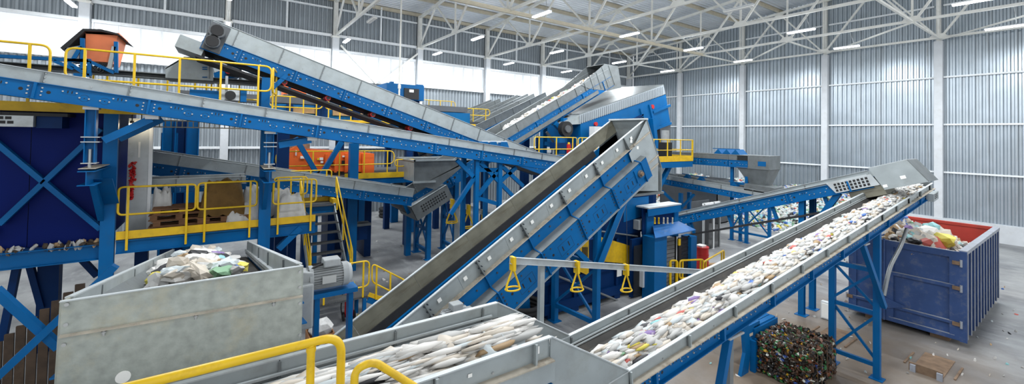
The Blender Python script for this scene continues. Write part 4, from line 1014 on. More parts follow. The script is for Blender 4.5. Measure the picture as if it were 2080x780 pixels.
# cable ladder under the long conveyor
q0, q1 = P(288, 257, y=15), P(525, 268, y=15)
cl = T('cable_ladder', 'brown cable ladder running level under the long conveyor', 'cable tray', (q0.x, 15, q0.z)); Lr = q1.x-q0.x
for zz in (0, .18): MB().beam((0, 0, zz), (Lr, 0, zz), .03, .03).build('side_rail', 'purlin', cl)
pr = None
for k in range(22):
    o = MB().box(-.012, .012, -.02, .02, 0, .22).build('rung', 'purlin', cl) if pr is None else inst(pr); pr = pr or o; o.location = (k*Lr/22, 0, -.02)
# ---- stair from the platform
sx0, sx1 = P(640, 405, y=15.2).x, P(680, 405, y=15.2).x
stt = T('stair', 'steel stair with yellow stringer descending from the platform', 'stair', (0, 0, 0))
top = P(655, 402, y=16.0); xs0, xs1 = xp1+.02, xp1+1.1
ys0, ys1 = 15.9, 13.6; zlo_ = .95; ns = 9
pr = None
for k in range(ns):
    f = k/(ns-1); yy = ys0+(ys1-ys0)*f; zz = dz-.0+(zlo_-dz)*f
    o = MB().box(0, xs1-xs0, 0, .26, -.04, 0).build('tread', 'grating', stt) if pr is None else inst(pr); pr = pr or o; o.location = (xs0, yy, zz)
for xx in (xs0-.03, xs1): MB().sweep((xx, ys0+.3, dz-.05), (xx, ys1-.05, zlo_-.12), prof_box(.04, .24)).build('stringer', 'galv', stt)
MB().box(xs0, xs1+.05, ys0+.2, 16.9, dz-.05, dz).build('top_landing', 'grating', stt); MB().box(xs0, xs1+.05, ys0+.16, ys0+.2, dz-.3, dz).build('landing_beam', 'blue', stt)
MB().box(xs1-.05, xs1+.08, ys0+.2, 16.9, dz, dz+.16).build('toe_board', 'yellow_deck', stt); MB().box(xs0, xs1, 16.85, 16.9, dz, dz+.16).build('toe_board', 'yellow_deck', stt)
MB().box(xs0-.05, xs1+.3, ys1-.95, ys1, zlo_-.2, zlo_-.14).build('landing', 'grating', stt)
MB().sweep((xs1+.3, ys1-.95, zlo_-.25), (xs1+1.45, ys1-.95, .05), prof_box(.05, .2)).build('stringer', 'blue', stt); MB().sweep((xs1+.3, ys1-.98, zlo_-.1), (xs1+1.45, ys1-.98, .2), prof_box(.02, .12)).build('stringer_edge', 'yellow_deck', stt)
for k in range(4): MB().box(xs1+.35+k*.27, xs1+.6+k*.27, ys1-.95, ys1-.1, zlo_-.36-k*.2, zlo_-.33-k*.2).build('tread', 'grating', stt)
for xx in (xs0, xs1+.2):
    for yy in (ys1-.9, ys1-.05): MB().box(xx-.05, xx+.05, yy-.05, yy+.05, 0, zlo_-.2).build('leg', 'blue', stt)
for xx in (xs0+.3, xs0+.55): MB().box(xx-.07, xx+.07, 16.5, 16.64, 0, dz-.05).build('leg', 'blue', stt)
def stair_rail(label, A, B, h=1.0, mid=.5, n=3):
    return railing(label, A, B, h=h, mid=mid, n=n, toe=0, r=.024, rad=.12)
stair_rail('yellow handrail on the left side of the upper stair flight', (xs0-.06, ys0+.1, dz), (xs0-.06, ys1, zlo_))
stair_rail('yellow handrail on the right side of the upper stair flight', (xs1+.05, ys0+.2, dz), (xs1+.05, ys1, zlo_))
railing('yellow loop rail around the stair landing', (xs0-.03, ys1-.98, zlo_-.15), (xs1+.3, ys1-.98, zlo_-.15), h=1.05, mid=.3, n=2, toe=0, rad=.16)
railing('yellow handrail of the lower stair flight descending right', (xs1+.38, ys1-1.0, zlo_-.2), (xs1+1.5, ys1-1.0, -.1+.1), h=1.0, mid=.45, n=3, toe=0, rad=.14)
railing('yellow guard rail around the top of the stair', (xp1-.3, 16.9, dz), (xs1+.05, 16.9, dz), h=1.15, mid=.6, n=3, toe=0, rad=.12)
railing('yellow guard rail beside the upper stair landing', (xp1-.95, 14.7, dz), (xp1-.02, 14.7, dz), h=1.15, mid=.6, n=3, toe=0, rad=.12)
# below the stair: fire extinguisher, carton with a bag
q = P(705, 645, z=0); fe = T('fire_extinguisher', 'red wheeled fire extinguisher standing under the stair', 'fire extinguisher', (q.x, q.y-.2, 0))
MB().cyl((0, 0, .12), (0, 0, .8), .13, 16).build('cylinder', 'red', fe); MB().cyl((0, 0, .8), (0, 0, .92), .13, 16, .04).build('shoulder', 'red', fe); MB().box(-.05, .05, -.03, .03, .92, 1.0).build('valve', 'black', fe)
MB().tube(fillet([(0, -.03, .95), (-.2, -.05, .98), (-.24, -.02, .4), (-.2, 0, .2)], .1), .018, 6).build('hose', 'rubber', fe)
for s_ in (-.16, .16): MB().cyl((s_-.02, .02, .13), (s_+.02, .02, .13), .13, 12).build('wheel', 'rubber', fe)
q = P(650, 672, z=.45); bx_ = T('cardboard_box', 'brown cardboard carton standing on the floor behind the hopper', 'box', (q.x, q.y, 0))
for (a, b, c, d) in ((-.3, .3, -.3, -.28), (-.3, .3, .28, .3), (-.3, -.28, -.28, .28), (.28, .3, -.28, .28)): MB().box(a, b, c, d, 0, .45).build('side', 'cardboard', bx_)
MB().box(-.28, .28, -.28, .28, .01, .03).build('bottom', 'cardboard', bx_)
bag('white bag stuffed into the cardboard carton', (q.x, q.y, .52), .3, 'bigbag', .3, .2, .9)
# junk in the lower left corner: planks and dark waste
random.seed(9)
jk = T('plank_wall', 'dark weathered plank bulkhead at the lower left corner', 'plank wall', (0, 0, 0))
yk = 11.9
for k in range(9):
    pa, pb = (-40+24*k, 715-17*k), (-40+24*(k+1)-3, 705-17*(k+1))
    q0, q1 = P(*pa, y=yk), P(*pb, y=yk+.2*0); z_t = q0.z
    MB().box(q0.x, q1.x, yk, yk+.05, 0, max(.3, z_t)).build('plank', 'plank_dark', jk)
m = MB()
for i in range(420):
    m.mi = pick([1, 1, 1, 1, .3, .2, .6, 0, 12, 1, .5, .6]); q = P(random.uniform(-20, 240), random.uniform(700, 800), z=.3+random.random()*.35)
    if q.y < 10: crumple(m, q, .16, .12, .06, .4)
m.mi = 8
tag(m.build('waste_heap', WASTE), 'dark heap of dirty waste in the lower left corner', 'waste', kind='stuff')
# ================================================================== ROLL-OFF BIN (right)
bx0, bx1, by0, by1, bz0, bz1 = 17.1, 23.0, 2.4, 4.95, .16, 2.66
bn = T('rolloff_bin', 'tall dark blue roll-off bin with red inside at right', 'container', (bx0, by0, 0))
Lb, Wb = bx1-bx0, by1-by0
MB().box(0, Lb, 0, Wb, bz0, bz0+.1).build('floor_plate', 'container_blue', bn)
MB().box(.02, Lb, Wb-.05, Wb, bz0, bz1-.1).build('far_side', 'container_red', bn)
MB().box(Lb-.05, Lb, .05, Wb-.05, bz0, bz1-.1).build('end_wall', 'container_red', bn)
MB().box(.06, Lb-.05, .03, .06, bz0+.1, bz1-.1).build('near_side', 'container_red', bn)
MB().box(.06, Lb-.02, .0, .03, bz0, bz1-.1).build('near_skin', 'container_blue', bn)
pr = None
for k in range(12):
    o = MB().box(-.04, .04, -.11, .0, bz0+.02, bz1-.1).build('rib', 'container_blue', bn) if pr is None else inst(pr); pr = pr or o
    o.location = (.12+k*(Lb-.24)/11, 0, 0)
    MB().box(.12+k*(Lb-.24)/11-.046, .12+k*(Lb-.24)/11+.04, -.118, -.105, bz0+.02, bz1-.1).build('rib_edge', 'container_edge', bn)
for (a, b, c, d, mm) in ((-.04, Lb+.05, -.12, .04, 'container_edge'), (-.04, Lb+.05, Wb-.08, Wb+.06, 'container_edge'), (Lb-.08, Lb+.05, .04, Wb-.08, 'container_red'), ):
    MB().box(a, b, c, d, bz1-.1, bz1).build('top_rim', mm, bn)
# two door leaves facing -x, each a frame of rails around recessed sheets
for k, (ya, yb) in enumerate(((.02, 1.62), (1.66, Wb-.02))):
    dl = MB().box(-.02, .02, ya, yb, bz0, bz1-.06).build('door_leaf', 'container_blue', bn)
    for za, zb in ((bz0, bz0+.12), (bz0+.42, bz0+.5), (bz0+1.42, bz0+1.52), (bz1-.22, bz1-.04)): MB().box(-.09, -.02, ya, yb, za, zb).build('door_rail', 'container_blue', dl); MB().box(-.092, -.02, ya+.1, yb-.1, zb-.006, zb+.004).build('rail_dust', 'container_edge', dl)
    for yy in (ya, yb-.2): MB().box(-.088, -.02, yy, yy+.2, bz0, bz1-.05).build('door_stile', 'container_blue', dl)
    for za in (bz0+.4, bz0+1.4, bz0+2.1):
        yy = .04 if k == 0 else Wb-.1
        MB().box(-.13, -.08, yy-.03, yy+.12, za, za+.1).build('hinge', 'rust', dl); MB().cyl((-.1, yy-.05 if k == 0 else yy+.12, za-.05), (-.1, yy-.05 if k == 0 else yy+.12, za+.15), .03, 8).build('hinge_pin', 'container_edge', dl)
MB().cyl((-.12, 1.63, bz0), (-.12, 1.63, bz1), .03, 8).build('lock_rod', 'container_blue', bn)
MB().prism([(-.1, 1.1, bz0+.55), (-.1, 1.62, bz0+.7), (-.1, 1.62, bz0+.35)], (-.02, 0, 0)).build('lock_plate', 'container_blue', bn)
MB().box(-.09, -.02, -.12, .02, bz0-.02, bz1-.02).build('corner_post', 'container_blue', bn)
for yy in (.45, Wb-.6): MB().box(.1, .75, yy-.2, yy+.2, .0, .16).build('roller_foot', 'rust', bn); MB().box(.75, Lb-.1, yy-.06, yy+.06, .04, .16).build('skid', 'rust', bn)
# waste heap in the bin
random.seed(31); m = MB()
def heap_b(x, y): return 2.62-.1*max(0, x-bx0-1.6)**1.3+.5*math.exp(-((x-bx0-1.7)**2/1.4+(y-by0-1.5)**2/.7))-.05*abs(y-by0-1.5)
for i in range(1100):
    x = bx0+.15+random.random()*4
    if x > bx1-1.2: x = random.uniform(bx0+.15, bx0+3.2)
    y = random.uniform(by0+.15, by1-.15)
    peak = heap_b(x, y)
    s = random.uniform(.06, .2); m.mi = pick([20, 14, 16, 4, 1.5, 1.2, 4, 1, 8, 10, 3, 9]); crumple(m, (x, y, peak-random.uniform(0, .22)-.12), s, s*.8, s*.45, .42)
for i in range(90):
    x = bx0+.75+i/90*3; m.mi = pick([5, 5, 5, 0, 0, 0, .4, 0, .6, 4, 0, 1]); crumple(m, (x, by0+random.uniform(.65, Wb-.65), heap_b(x, by0+1.2)-.5), .5, .45, .4, .2, 1)
tag(m.build('waste_heap', WASTE), 'heap of torn film and rags piled in the blue bin', 'waste', kind='stuff')
bag('bright yellow plastic bag on the heap in the blue bin', (bx0+1.0, by0+.5, heap_b(bx0+1, by0+.5)+.05), .33, 'w_yellow', .5, .3, .6)
bag('sky blue plastic bag on the heap in the blue bin', (bx0+2.2, by0+1.0, heap_b(bx0+2.2, by0+1.0)+.05), .26, 'w_cyan', .9, .3, .6)
bag('black plastic bag hanging over the rim of the blue bin', (bx0+.12, by0+1.0, bz1+.04), .2, 'w_black', 1.4, .25, .5)
bag('dark blue rag at the top of the heap in the bin', (bx0+1.6, by0+1.7, heap_b(bx0+1.6, by0+1.7)+.03), .26, 'w_blue', 2, .3, .5)
# rail guides on the floor in front of the bin
for k, (px, py, lb_) in enumerate(((1880, 762, 'rusty steel rail guide lying on the floor in front of bin'), (1668, 698, 'rusty steel rail guide between bale and trestle'))):
    q = P(px, py, z=0); g = T('rail_guide', lb_, 'rail guide', (q.x, q.y, 0))
    MB().box(0, 1.5, -.28, .28, 0, .02).build('plate', 'rust', g)
    MB().box(-.02, .02, -.3, .3, 0, .2).build('stop_plate', 'rust', g)
    for yy in (-.25, .22): MB().box(-.08, .0, yy-.05, yy+.05, 0, .17).build('lug', 'container_edge', g)
    for yy in (-.45, .45): MB().box(.3, 1.2, yy-.02, yy+.02, 0, .03).build('strip', 'rust', g)
q = P(1681, 636, z=.2); wbx = T('junction_box', 'small white junction box standing by the blue trestle', 'box', (q.x, q.y, 0))
MB().box(-.08, .08, -.16, .16, .02, .55).build('housing', 'cabinet', wbx); MB().box(-.1, -.08, -.13, .13, .06, .5).build('lid', 'sticker', wbx); MB().box(-.03, .03, -.03, .03, 0, .02).build('stub', 'grey_dark', wbx)
# ================================================================== BALE AND ITS OUTFEED TABLE
q = P(1590, 690, z=1.0)
bl0 = Vector((10.3, 3.95, 0)); bw, bd, bh = 1.55, 1.1, .95
b_near = P(1600, 790, z=.05)
ba = T('plastic_bale', 'compressed bale of dark bottles and film under the loading conveyor', 'bale', (10.35, 4.5, 0), (0, 0, 0))
ba.location = (P(1540, 700, z=1.0).x, P(1540, 700, z=1.0).y, 0)
random.seed(17)
ba.location = (10.9, 3.85, 0)
m = MB(); m.box(.04, 1.36, .04, 1.06, .02, .83); m.build('core', 'b_brown', ba)
BAL = ['b_brown', 'b_dark', 'b_green', 'b_white', 'b_rust', 'b_yellow', 'b_blue', 'b_black']
m = MB()
for i in range(2600):
    f = random.random()
    if f < .34: p = (random.uniform(0, 1.4), random.uniform(0, 1.1), .85+random.uniform(-.05, .03)); e = (1, 1, .4)
    elif f < .5: p = (random.uniform(0, 1.4), random.uniform(-.04, .04), random.uniform(.02, .87)); e = (1, .4, 1)
    elif f < .92: p = (random.choice((0, 0, 1.4))+random.uniform(-.04, .04), random.uniform(0, 1.1), random.uniform(.02, .87)); e = (.4, 1, 1)
    else: p = (random.uniform(0, 1.4), 1.1+random.uniform(-.04, .04), random.uniform(.02, .87)); e = (1, .4, 1)
    s = random.uniform(.018, .06); m.mi = pick([22, 26, 9, 6, 8, 2.5, 2, 20]); crumple(m, p, s*e[0]*1.4, s*e[1], s*e[2], .4)
m.build('compressed_pieces', BAL, ba)['kind'] = 'stuff'
for xx in (.25, .5, .8, 1.1): MB().tube(fillet([(xx, -.06, .0), (xx, -.06, .89), (xx, 1.16, .89), (xx, 1.16, 0)], .06), .006, 5).build('tie_wire', 'rust', ba)
ot = T('outfeed_table', 'blue slatted outfeed table behind the bale', 'table', (10.95, 5.05, 0))
pr = None
for k in range(6):
    o = MB().box(-.0, 1.15, 0, .12, .98, 1.02).build('slat', 'blue', ot) if pr is None else inst(pr); pr = pr or o; o.location = (0, .02+k*.14, 0)
MB().box(-.05, 1.2, -.02, .02, .6, .98).build('front_beam', 'blue', ot); MB().box(-.05, 1.2, .9, .95, .6, .98).build('rear_beam', 'blue', ot)
for xx in (0, 1.1): MB().box(xx-.06, xx+.06, -.05, .07, 0, .6).build('leg', 'blue', ot)
bgd = T('bale_guide', 'curved blue bale guide below the loading conveyor', 'bale guide', (10.3, 5.05, 0))
MB().prism([(0, 0, 0), (.35, 0, 0), (.45, 0, .5), (.35, 0, 1.15), (.1, 0, 1.15), (.2, 0, .5)], (0, .08, 0)).build('curved_plate', 'blue', bgd)
for zz in (.55, .9): MB().box(.3, .95, .02, .1, zz, zz+.2).build('guide_rail', 'blue', bgd)
MB().box(.45, .53, -.1, .02, 0, .75).build('guide_post', 'blue', bgd); MB().box(.58, .66, -.1, .02, 0, .75).build('guide_post', 'blue', bgd)
# ================================================================== BALER (blue and yellow press)
bp = T('baling_press', 'large blue baling press with yellow side panels under the steep conveyor', 'baling press', (0, 0, 0))
q0 = P(1180, 600, y=10.6); 
yb = 10.0
xl, xr = P(1175, 520, y=yb).x, P(1300, 560, y=yb).x
zt_ = P(1250, 478, y=yb).z
MB().box(xl-1.5, xr, yb, yb+2.0, .25, zt_).build('press_body', 'navy', bp)
MB().box(xl-1.5, xr, yb-.12, yb, .15, .45).build('base_rail', 'navy', bp); MB().box(xl-1.5, xr, yb-.1, yb, 1.05, 1.15).build('side_rail', 'navy', bp)
for k in range(6):
    xx = xl-1.2+k*1.0; MB().box(xx-.05, xx+.05, yb-.09, yb, .45, zt_-.1).build('web_stiffener', 'navy', bp); MB().box(xx-.15, xx+.15, yb-.1, yb+.2, 0, .25).build('foot', 'navy', bp)
def panel(nm, pts, mm, dep=.06, yy=yb-.14): return MB().prism([P(*q_, y=yy) for q_ in pts], (0, dep, 0)).build(nm, mm, bp)
pnl = panel('yellow_panel', [(1210, 478), (1289, 502), (1289, 537), (1213, 530)], 'yellow_deck')
pn2 = panel('yellow_panel', [(1178, 472), (1196, 478), (1196, 560), (1178, 552)], 'yellow_deck')
for i in range(4):
    for j in range(5):
        q = P(1184+i*3, 504+j*4, y=yb-.15); MB().box(q.x-.025, q.x+.025, yb-.147, yb-.14, q.z-.03, q.z+.03).build('vent_slot', 'black', pn2)
# feed hopper of the press
ht = P(1275, 396, y=yb).z
hx0, hx1 = P(1226, 440, y=yb).x, P(1312, 420, y=yb).x
MB().prism([(hx0, yb-.1, zt_), (hx0, yb-.1, ht-.2), (hx0+.5, yb-.1, ht), (hx1, yb-.1, ht), (hx1, yb-.1, zt_)], (0, 2.0, 0)).build('feed_hopper', 'navy', bp)
MB().prism([(hx0+.9, yb-.12, zt_+.45), (hx0+.9, yb-.12, ht-.1), (hx1, yb-.12, ht-.1), (hx1, yb-.12, zt_+.6)], (0, .03, 0)).build('hopper_panel', 'blue', bp)
q = P(1298, 455, y=yb-.15); MB().box(q.x-.28, q.x+.3, yb-.35, yb-.12, q.z-.15, q.z+.18).build('control_box', 'grey_paint', bp)
MB().box(hx0-.1, hx1+.1, yb-.2, yb+2, ht, ht+.06).build('hopper_rim', 'galv_dark', bp)
MB().tube([P(1222, 470, y=yb-.15), P(1295, 480, y=yb-.15)], .03, 6).build('hydraulic_pipe', 'pipe_metal', bp); MB().tube([P(1130, 560, y=yb-.2), P(1230, 600, y=yb-.2), P(1300, 630, y=yb-.2)], .04, 6).build('hydraulic_pipe', 'pipe_metal', bp)
q = P(1272, 408, y=yb-.3); MB().tube([q, P(1275, 560, y=yb-.3)], .008, 5).build('chain', 'grey_dark', bp)
for (px, py) in ((1258, 553), (1160, 518)): 
    q = P(px, py, y=yb-.13); MB().box(q.x-.12, q.x+.12, yb-.135, yb-.12, q.z-.14, q.z+.14).build('notice_plate', 'sticker', bp)
# tie tower with roof and mesh doors
yt = 9.0
tx0, tx1 = P(1330, 560, y=yt).x, P(1414, 560, y=yt).x
tw = T('tying_tower', 'blue wire-tying tower with sloped worn canopy and mesh doors', 'machine', (0, yt, 0))
ztop = P(1345, 425, y=yt).z; zcan = P(1330, 462, y=yt).z; zc2 = P(1335, 483, y=yt).z
def tb(nm, pa, pb, mm, y0, y1):
    a, b = P(*pa, y=yt+y0), P(*pb, y=yt+y0); return MB().box(min(a.x, b.x), max(a.x, b.x), y0, y1, max(0, min(a.z, b.z)), max(a.z, b.z)).build(nm, mm, tw)
tb('front_column', (1330, 484), (1353, 640), 'blue', -.05, .45); tb('side_column', (1404, 482), (1414, 640), 'blue', -.02, .4)
tb('rear_column', (1314, 432), (1326, 640), 'blue', .5, .7); tb('rear_column', (1370, 430), (1378, 480), 'blue', .5, .7)
a, b = P(1313, 423, y=yt+.4), P(1379, 423, y=yt+.4); MB().box(a.x, b.x+.02, .3, .85, a.z-.02, a.z+.03).build('top_plate', 'galv_light', tw); MB().box(a.x, b.x, .32, .36, a.z-.28, a.z-.02).build('top_fascia', 'blue', tw)
MB().box(a.x, b.x, .55, .6, zc2, a.z-.02).build('rear_panel', 'navy', tw)
e0, e1, f0, f1 = P(1326, 460, y=yt+.45), P(1379, 448, y=yt+.45), P(1331, 484, y=yt-.12), P(1412, 469, y=yt-.12)
MB().prism([Vector((e0.x, .45, e0.z)), Vector((e1.x, .45, e0.z)), Vector((f1.x, -.15, f0.z)), Vector((f0.x-.05, -.15, f0.z))], (0, 0, .025)).build('canopy', 'blue_worn', tw)
for k, px in enumerate((1330, 1338, 1348, 1356, 1366)):
    q = P(px, 447, y=yt+.2); m = MB(); m.cyl((q.x, .2, q.z+.05), (q.x, .2, q.z+.09), .03, 8); m.box(q.x-.015, q.x+.015, .18, .22, q.z-.1, q.z+.05); m.cyl((q.x, .2, q.z-.13), (q.x, .2, q.z-.09), .035, 8); m.build('wire_guide', 'yellow' if k < 2 else 'purlin', tw)
for nm, pa, pb in (('mesh_door', (1354, 486), (1376, 620)), ('mesh_door', (1384, 484), (1403, 620))):
    a, b = P(*pa, y=yt), P(*pb, y=yt); md = MB().box(a.x, b.x, .1, .11, b.z if b.z > .05 else .05, a.z).build(nm, 'mesh_screen', tw)
    n_ = 14
    mm = MB()
    for k in range(n_): zz = max(.05, b.z)+(a.z-max(.05, b.z))*k/n_; mm.box(a.x, b.x, .09, .1, zz, zz+.012)
    mm.build('mesh_wires', 'black', md)['kind'] = 'stuff'
    for xx in (a.x, b.x): MB().box(xx-.02, xx+.02, .08, .13, max(.05, b.z), a.z).build('door_frame', 'black', md)
tb('door_post', (1379, 486), (1383, 620), 'black', .05, .12)
q = P(1381, 492, y=yt); MB().box(q.x-.05, q.x+.05, .0, .05, q.z-.12, q.z+.12).build('safety_switch', 'yellow', tw)
# rear guard mesh left of the tower
a, b = P(1288, 500, y=yt+.5), P(1328, 620, y=yt+.5); MB().box(a.x, b.x, .5, .51, .1, a.z).build('guard_mesh', 'mesh_screen', tw); q = P(1311, 563, y=yt+.4); MB().box(q.x-.2, q.x+.2, .35, .5, q.z-.32, q.z+.3).build('control_box', 'cabinet', tw)
MB().box(a.x, b.x, .6, .7, .05, a.z+.2).build('rear_frame', 'navy', tw)
# yellow loop rails beside the tower and the red barrel
q = P(1358, 590, z=.3); railing('tall narrow yellow loop rail in front of the tying tower', tuple(P(1360, 600, z=0)+Vector((0, 0, .3))), tuple(P(1375, 600, z=0)+Vector((.0, 0, .3))), h=.95, mid=.05, n=2, toe=0, r=.035, rad=.1)
railing('yellow loop rail right of the narrow loop by tying tower', tuple(P(1380, 600, z=0)+Vector((0, 0, .3))), tuple(P(1428, 590, z=0)+Vector((0, 0, .2))), h=.95, mid=.3, n=2, toe=0, r=.035, rad=.12)
railing('yellow tubular barrier in front of the red barrel', tuple(P(1428, 590, z=0)), tuple(P(1470, 560, z=0)), h=1.05, mid=.45, n=2, toe=0, r=.035, rad=.12)
q = P(1424, 545, z=0); rb = T('red_barrel', 'red steel barrel with papers on top next to tying tower', 'barrel', (q.x, q.y, 0))
MB().cyl((0, 0, 0), (0, 0, .95), .3, 20).build('drum', 'red', rb)
for zz in (.3, .62, .94): MB().cyl((0, 0, zz-.015), (0, 0, zz+.015), .315, 20).build('hoop', 'red', rb)
MB().box(-.2, .15, -.15, .15, .955, 1.02).build('papers', 'sticker', rb)
q = P(1460, 540, z=.1); wd = T('timber_piece', 'pale timber offcut lying on floor behind the yellow barrier', 'timber', (q.x, q.y, 0), (0, 0, -.5)); MB().box(-1, 1, -.12, .12, .12, .2).build('plank', 'wood_pale', wd); MB().box(-.9, -.7, -.12, .12, 0, .12).build('block', 'wood_pale', wd); MB().box(.7, .9, -.12, .12, 0, .12).build('block', 'wood_pale', wd)
# white glazed kiosk frame behind it
q = P(1437, 525, z=0); ks = T('glazed_kiosk', 'white framed glazed kiosk behind the outgoing conveyor', 'kiosk', (q.x+1, q.y+.8, 0))
for xx in (0, .9, 1.5):
    MB().box(xx-.03, xx+.03, -.05, .05, 0, 2.4).build('frame_post', 'white_paint' if xx == .9 else 'grey_paint', ks)
MB().box(-.05, 1.55, -.05, .05, 2.3, 2.4).build('frame_head', 'white_paint', ks); MB().box(.03, .87, -.02, .0, .05, 2.3).build('glass', 'mesh_screen', ks); MB().box(.93, 1.47, -.02, .0, .05, 2.3).build('glass', 'mesh_screen', ks); MB().box(-.05, 1.55, .6, .65, 0, 2.4).build('back_panel', 'grey_dark', ks)
# ================================================================== OUTGOING CONVEYOR to the loading conveyor (runs toward the camera)
X8 = 15.5; a8 = math.radians(19.8); s8 = P(1345, 438, x=X8); e8 = P(1846, 330, x=X8)
L8 = (s8.y-e8.y)/math.cos(a8)
c8 = conveyor('outgoing_conveyor', 'blue conveyor rising right over the loading conveyor with a perforated head guard', tuple(s8), R90, a8, L8-.95, .95, .17, .33, 2.2, 1.75, off_p=1.2, off_g=1.5, wall='galv', flange='galv_light')
MB().box(0, L8-1, -.05, 0, -.12, -.1).build('trim_strip', 'galv_light', c8)
g8 = MB().prism([(L8-2.05, -.06, -.12), (L8-.9, -.06, -.12), (L8-.8, -.06, -.46), (L8-1.9, -.06, -.46)], (0, .03, 0)).build('head_guard', 'galv_light', c8)
pr = None
for i in range(9):
    for j in range(3):
        o = MB().box(0, .06, -.065, -.06, 0, .065).build('guard_hole', 'black', g8) if pr is None else inst(pr); pr = pr or o; o.location = (L8-1.87+i*.1+(2-j)*.03*0, 0, -.42+j*.09)
hd = MB()
for yy in (-.05, .95): MB().prism([(L8-.9, yy, .05), (L8-.02, yy, .05), (L8+.2, yy, -.62), (L8-.75, yy, -.62)], (0, .02, 0)).build('hood_side', 'galv', c8)
MB().prism([(L8-.9, -.05, .05), (L8-.02, -.05, .05), (L8-.02, .97, .05), (L8-.9, .97, .05)], (0, 0, .02)).build('hood_top', 'galv_light', c8)
MB().prism([(L8-.02, -.05, .05), (L8+.2, -.05, -.62), (L8+.2, .97, -.62), (L8-.02, .97, .05)], (.02, 0, 0)).build('hood_front', 'galv_dark', c8)
MB().box(L8-1.6, L8-.75, -.02, .9, -.75, -.46).build('spout', 'rust_sheet', c8)
sticker(c8, (L8-.25, -.054, -.38), .12, .09); sticker(c8, (L8-.7, -.054, -.52), .1, .08)
pr = None
for k in range(4):
    o = MB().box(-.05, .05, .02, .1, -.95, -.5).build('hanger', 'blue', c8) if pr is None else inst(pr); pr = pr or o; o.location = (1.2+k*1.6, 0, 0)
MB().box(.8, L8-1.4, .0, .8, -.98, -.92).build('return_belt', 'belt_dark', c8)
zz8 = lambda y: s8.z+(s8.y-y)*tn(a8)-.5
trestle('blue post pair under the middle of outgoing conveyor', (X8+.1, 5.75), (X8+.95, 5.75), 0, zz8(5.75), sec=.16, Ish=True)
t = T('raking_strut', 'blue channel strut under the head of outgoing conveyor', 'strut', (0, 0, 0)); MB().sweep((X8+.05, 5.6, 2.6), (X8+.05, 4.75, zz8(4.75)), prof_C(.16, .14, .012), (1, 0, 0)).build('strut_channel', 'blue', t)
# ================================================================== FAR CONVEYORS AND HOPPER along the right
X9 = 23.5
qa, qb = P(1340, 300, x=X9), P(1500, 314, x=X9)
c9 = conveyor('overhead_conveyor', 'level grey and blue conveyor ending at the tall hopper by right wall', (X9, qa.y, 4.78), R90, 0, qa.y-qb.y+.5, 1.1, .28, .4, 1.8, 1.8, off_p=.9, off_g=.9, wall='galv_dark')
fh = T('funnel_hopper', 'tall grey funnel hopper at the end of overhead conveyor', 'hopper', (X9, 0, 0))
y1_, y0_ = P(1497, 340, x=X9).y, P(1562, 340, x=X9).y
zA, zB, zC = 4.8, P(1530, 342, x=X9).z, P(1530, 382, x=X9).z
MB().box(0, 1.3, y0_, y1_, zB, zA).build('upper_box', 'galv_dark', fh)
ym_ = (y0_+y1_)/2
MB().hexa([(.3, ym_-.45, zC-.1), (1, ym_-.45, zC-.1), (1, ym_+.1, zC-.1), (.3, ym_+.1, zC-.1), (0, y0_, zB), (1.3, y0_, zB), (1.3, y1_, zB), (0, y1_, zB)]).build('funnel', 'galv_dark', fh)
MB().box(-.03, 1.33, y0_-.03, y1_+.03, zB-.03, zB+.03).build('flange', 'galv_dark', fh); MB().box(-.01, 0, y0_+.15, y0_+.55, zA-.55, zA-.3).build('blue_plate', 'blue', fh)
MB().box(-.02, .3, ym_-.35, ym_+.2, zC-.35, zC+.15).build('outlet', 'black', fh)
sp = None
for k in range(3):
    o = MB().prism([(0, 0, 0), (0, .5, 0), (0, .25, .28)], (.9, 0, 0)).build('roof_gusset', 'blue', fh) if sp is None else inst(sp); sp = sp or o; o.location = (.1, y1_-.1+k*.5, zA)
MB().beam((.1, y1_-.1, zA+.3), (.1, y1_+1.45, zA+.3), .04, .04).build('gusset_rail', 'blue', fh)
trestle('blue braced trestle under the overhead conveyor by the funnel hopper', (X9+.2, 12.2), (X9+.2, 11.4), 0, 4.1, sec=.15, bars=(.5, 2.2, 3.2), crosses=((2.3, 3.1), (.6, 2.1)))
trestle('blue braced trestle on the floor left of the bottle heap', (X9+.35, 11.8), (X9+.35, 10.3), 0, 2.6, sec=.14, bars=(.5, 2.4), crosses=((.55, 2.3),))
sb, se = P(1338, 353, x=X9-.4), P(1552, 389, x=X9-.4); ab = math.atan2(se.z-sb.z, sb.y-se.y)
c9b = conveyor('return_conveyor', 'blue and grey conveyor sloping right below the funnel hopper', tuple(sb), R90, ab, (sb.y-se.y)/math.cos(ab), 1.1, .27, .33, 1.7, 1.9, off_p=.7, off_g=.9)
for k in (1.8, 4.7):
    for d_ in (0, .9): MB().prism([(k+d_-.2, .2, .0), (k+d_+.2, .2, .0), (k+d_, .2, .22)], (0, .3, 0)).build('roof_gusset', 'blue', c9b)
    MB().box(k-.3, k+1.3, .2, .25, .2, .24).build('gusset_rail', 'blue', c9b)
MB().box((sb.y-se.y)-1.0, (sb.y-se.y)+.5, 0, 1.1, -.1, .25).build('tail_box', 'galv_dark', c9b)
trestle('blue y-braced post under the return conveyor beside tying tower', (X9-.3, P(1383, 400, x=X9-.3).y), (X9+.6, P(1383, 400, x=X9-.3).y), 0, P(1383, 392, x=X9-.3).z, sec=.2, bars=(1.2,))
t = T('knee_brace', 'pair of blue knee braces under the return conveyor', 'strut', (0, 0, 0))
MB().beam(P(1345, 388, x=X9-.3), P(1382, 422, x=X9-.3), .14, .14).build('brace_bar', 'blue', t); MB().beam(P(1384, 422, x=X9-.3), P(1410, 395, x=X9-.3), .14, .14).build('brace_bar', 'blue', t)
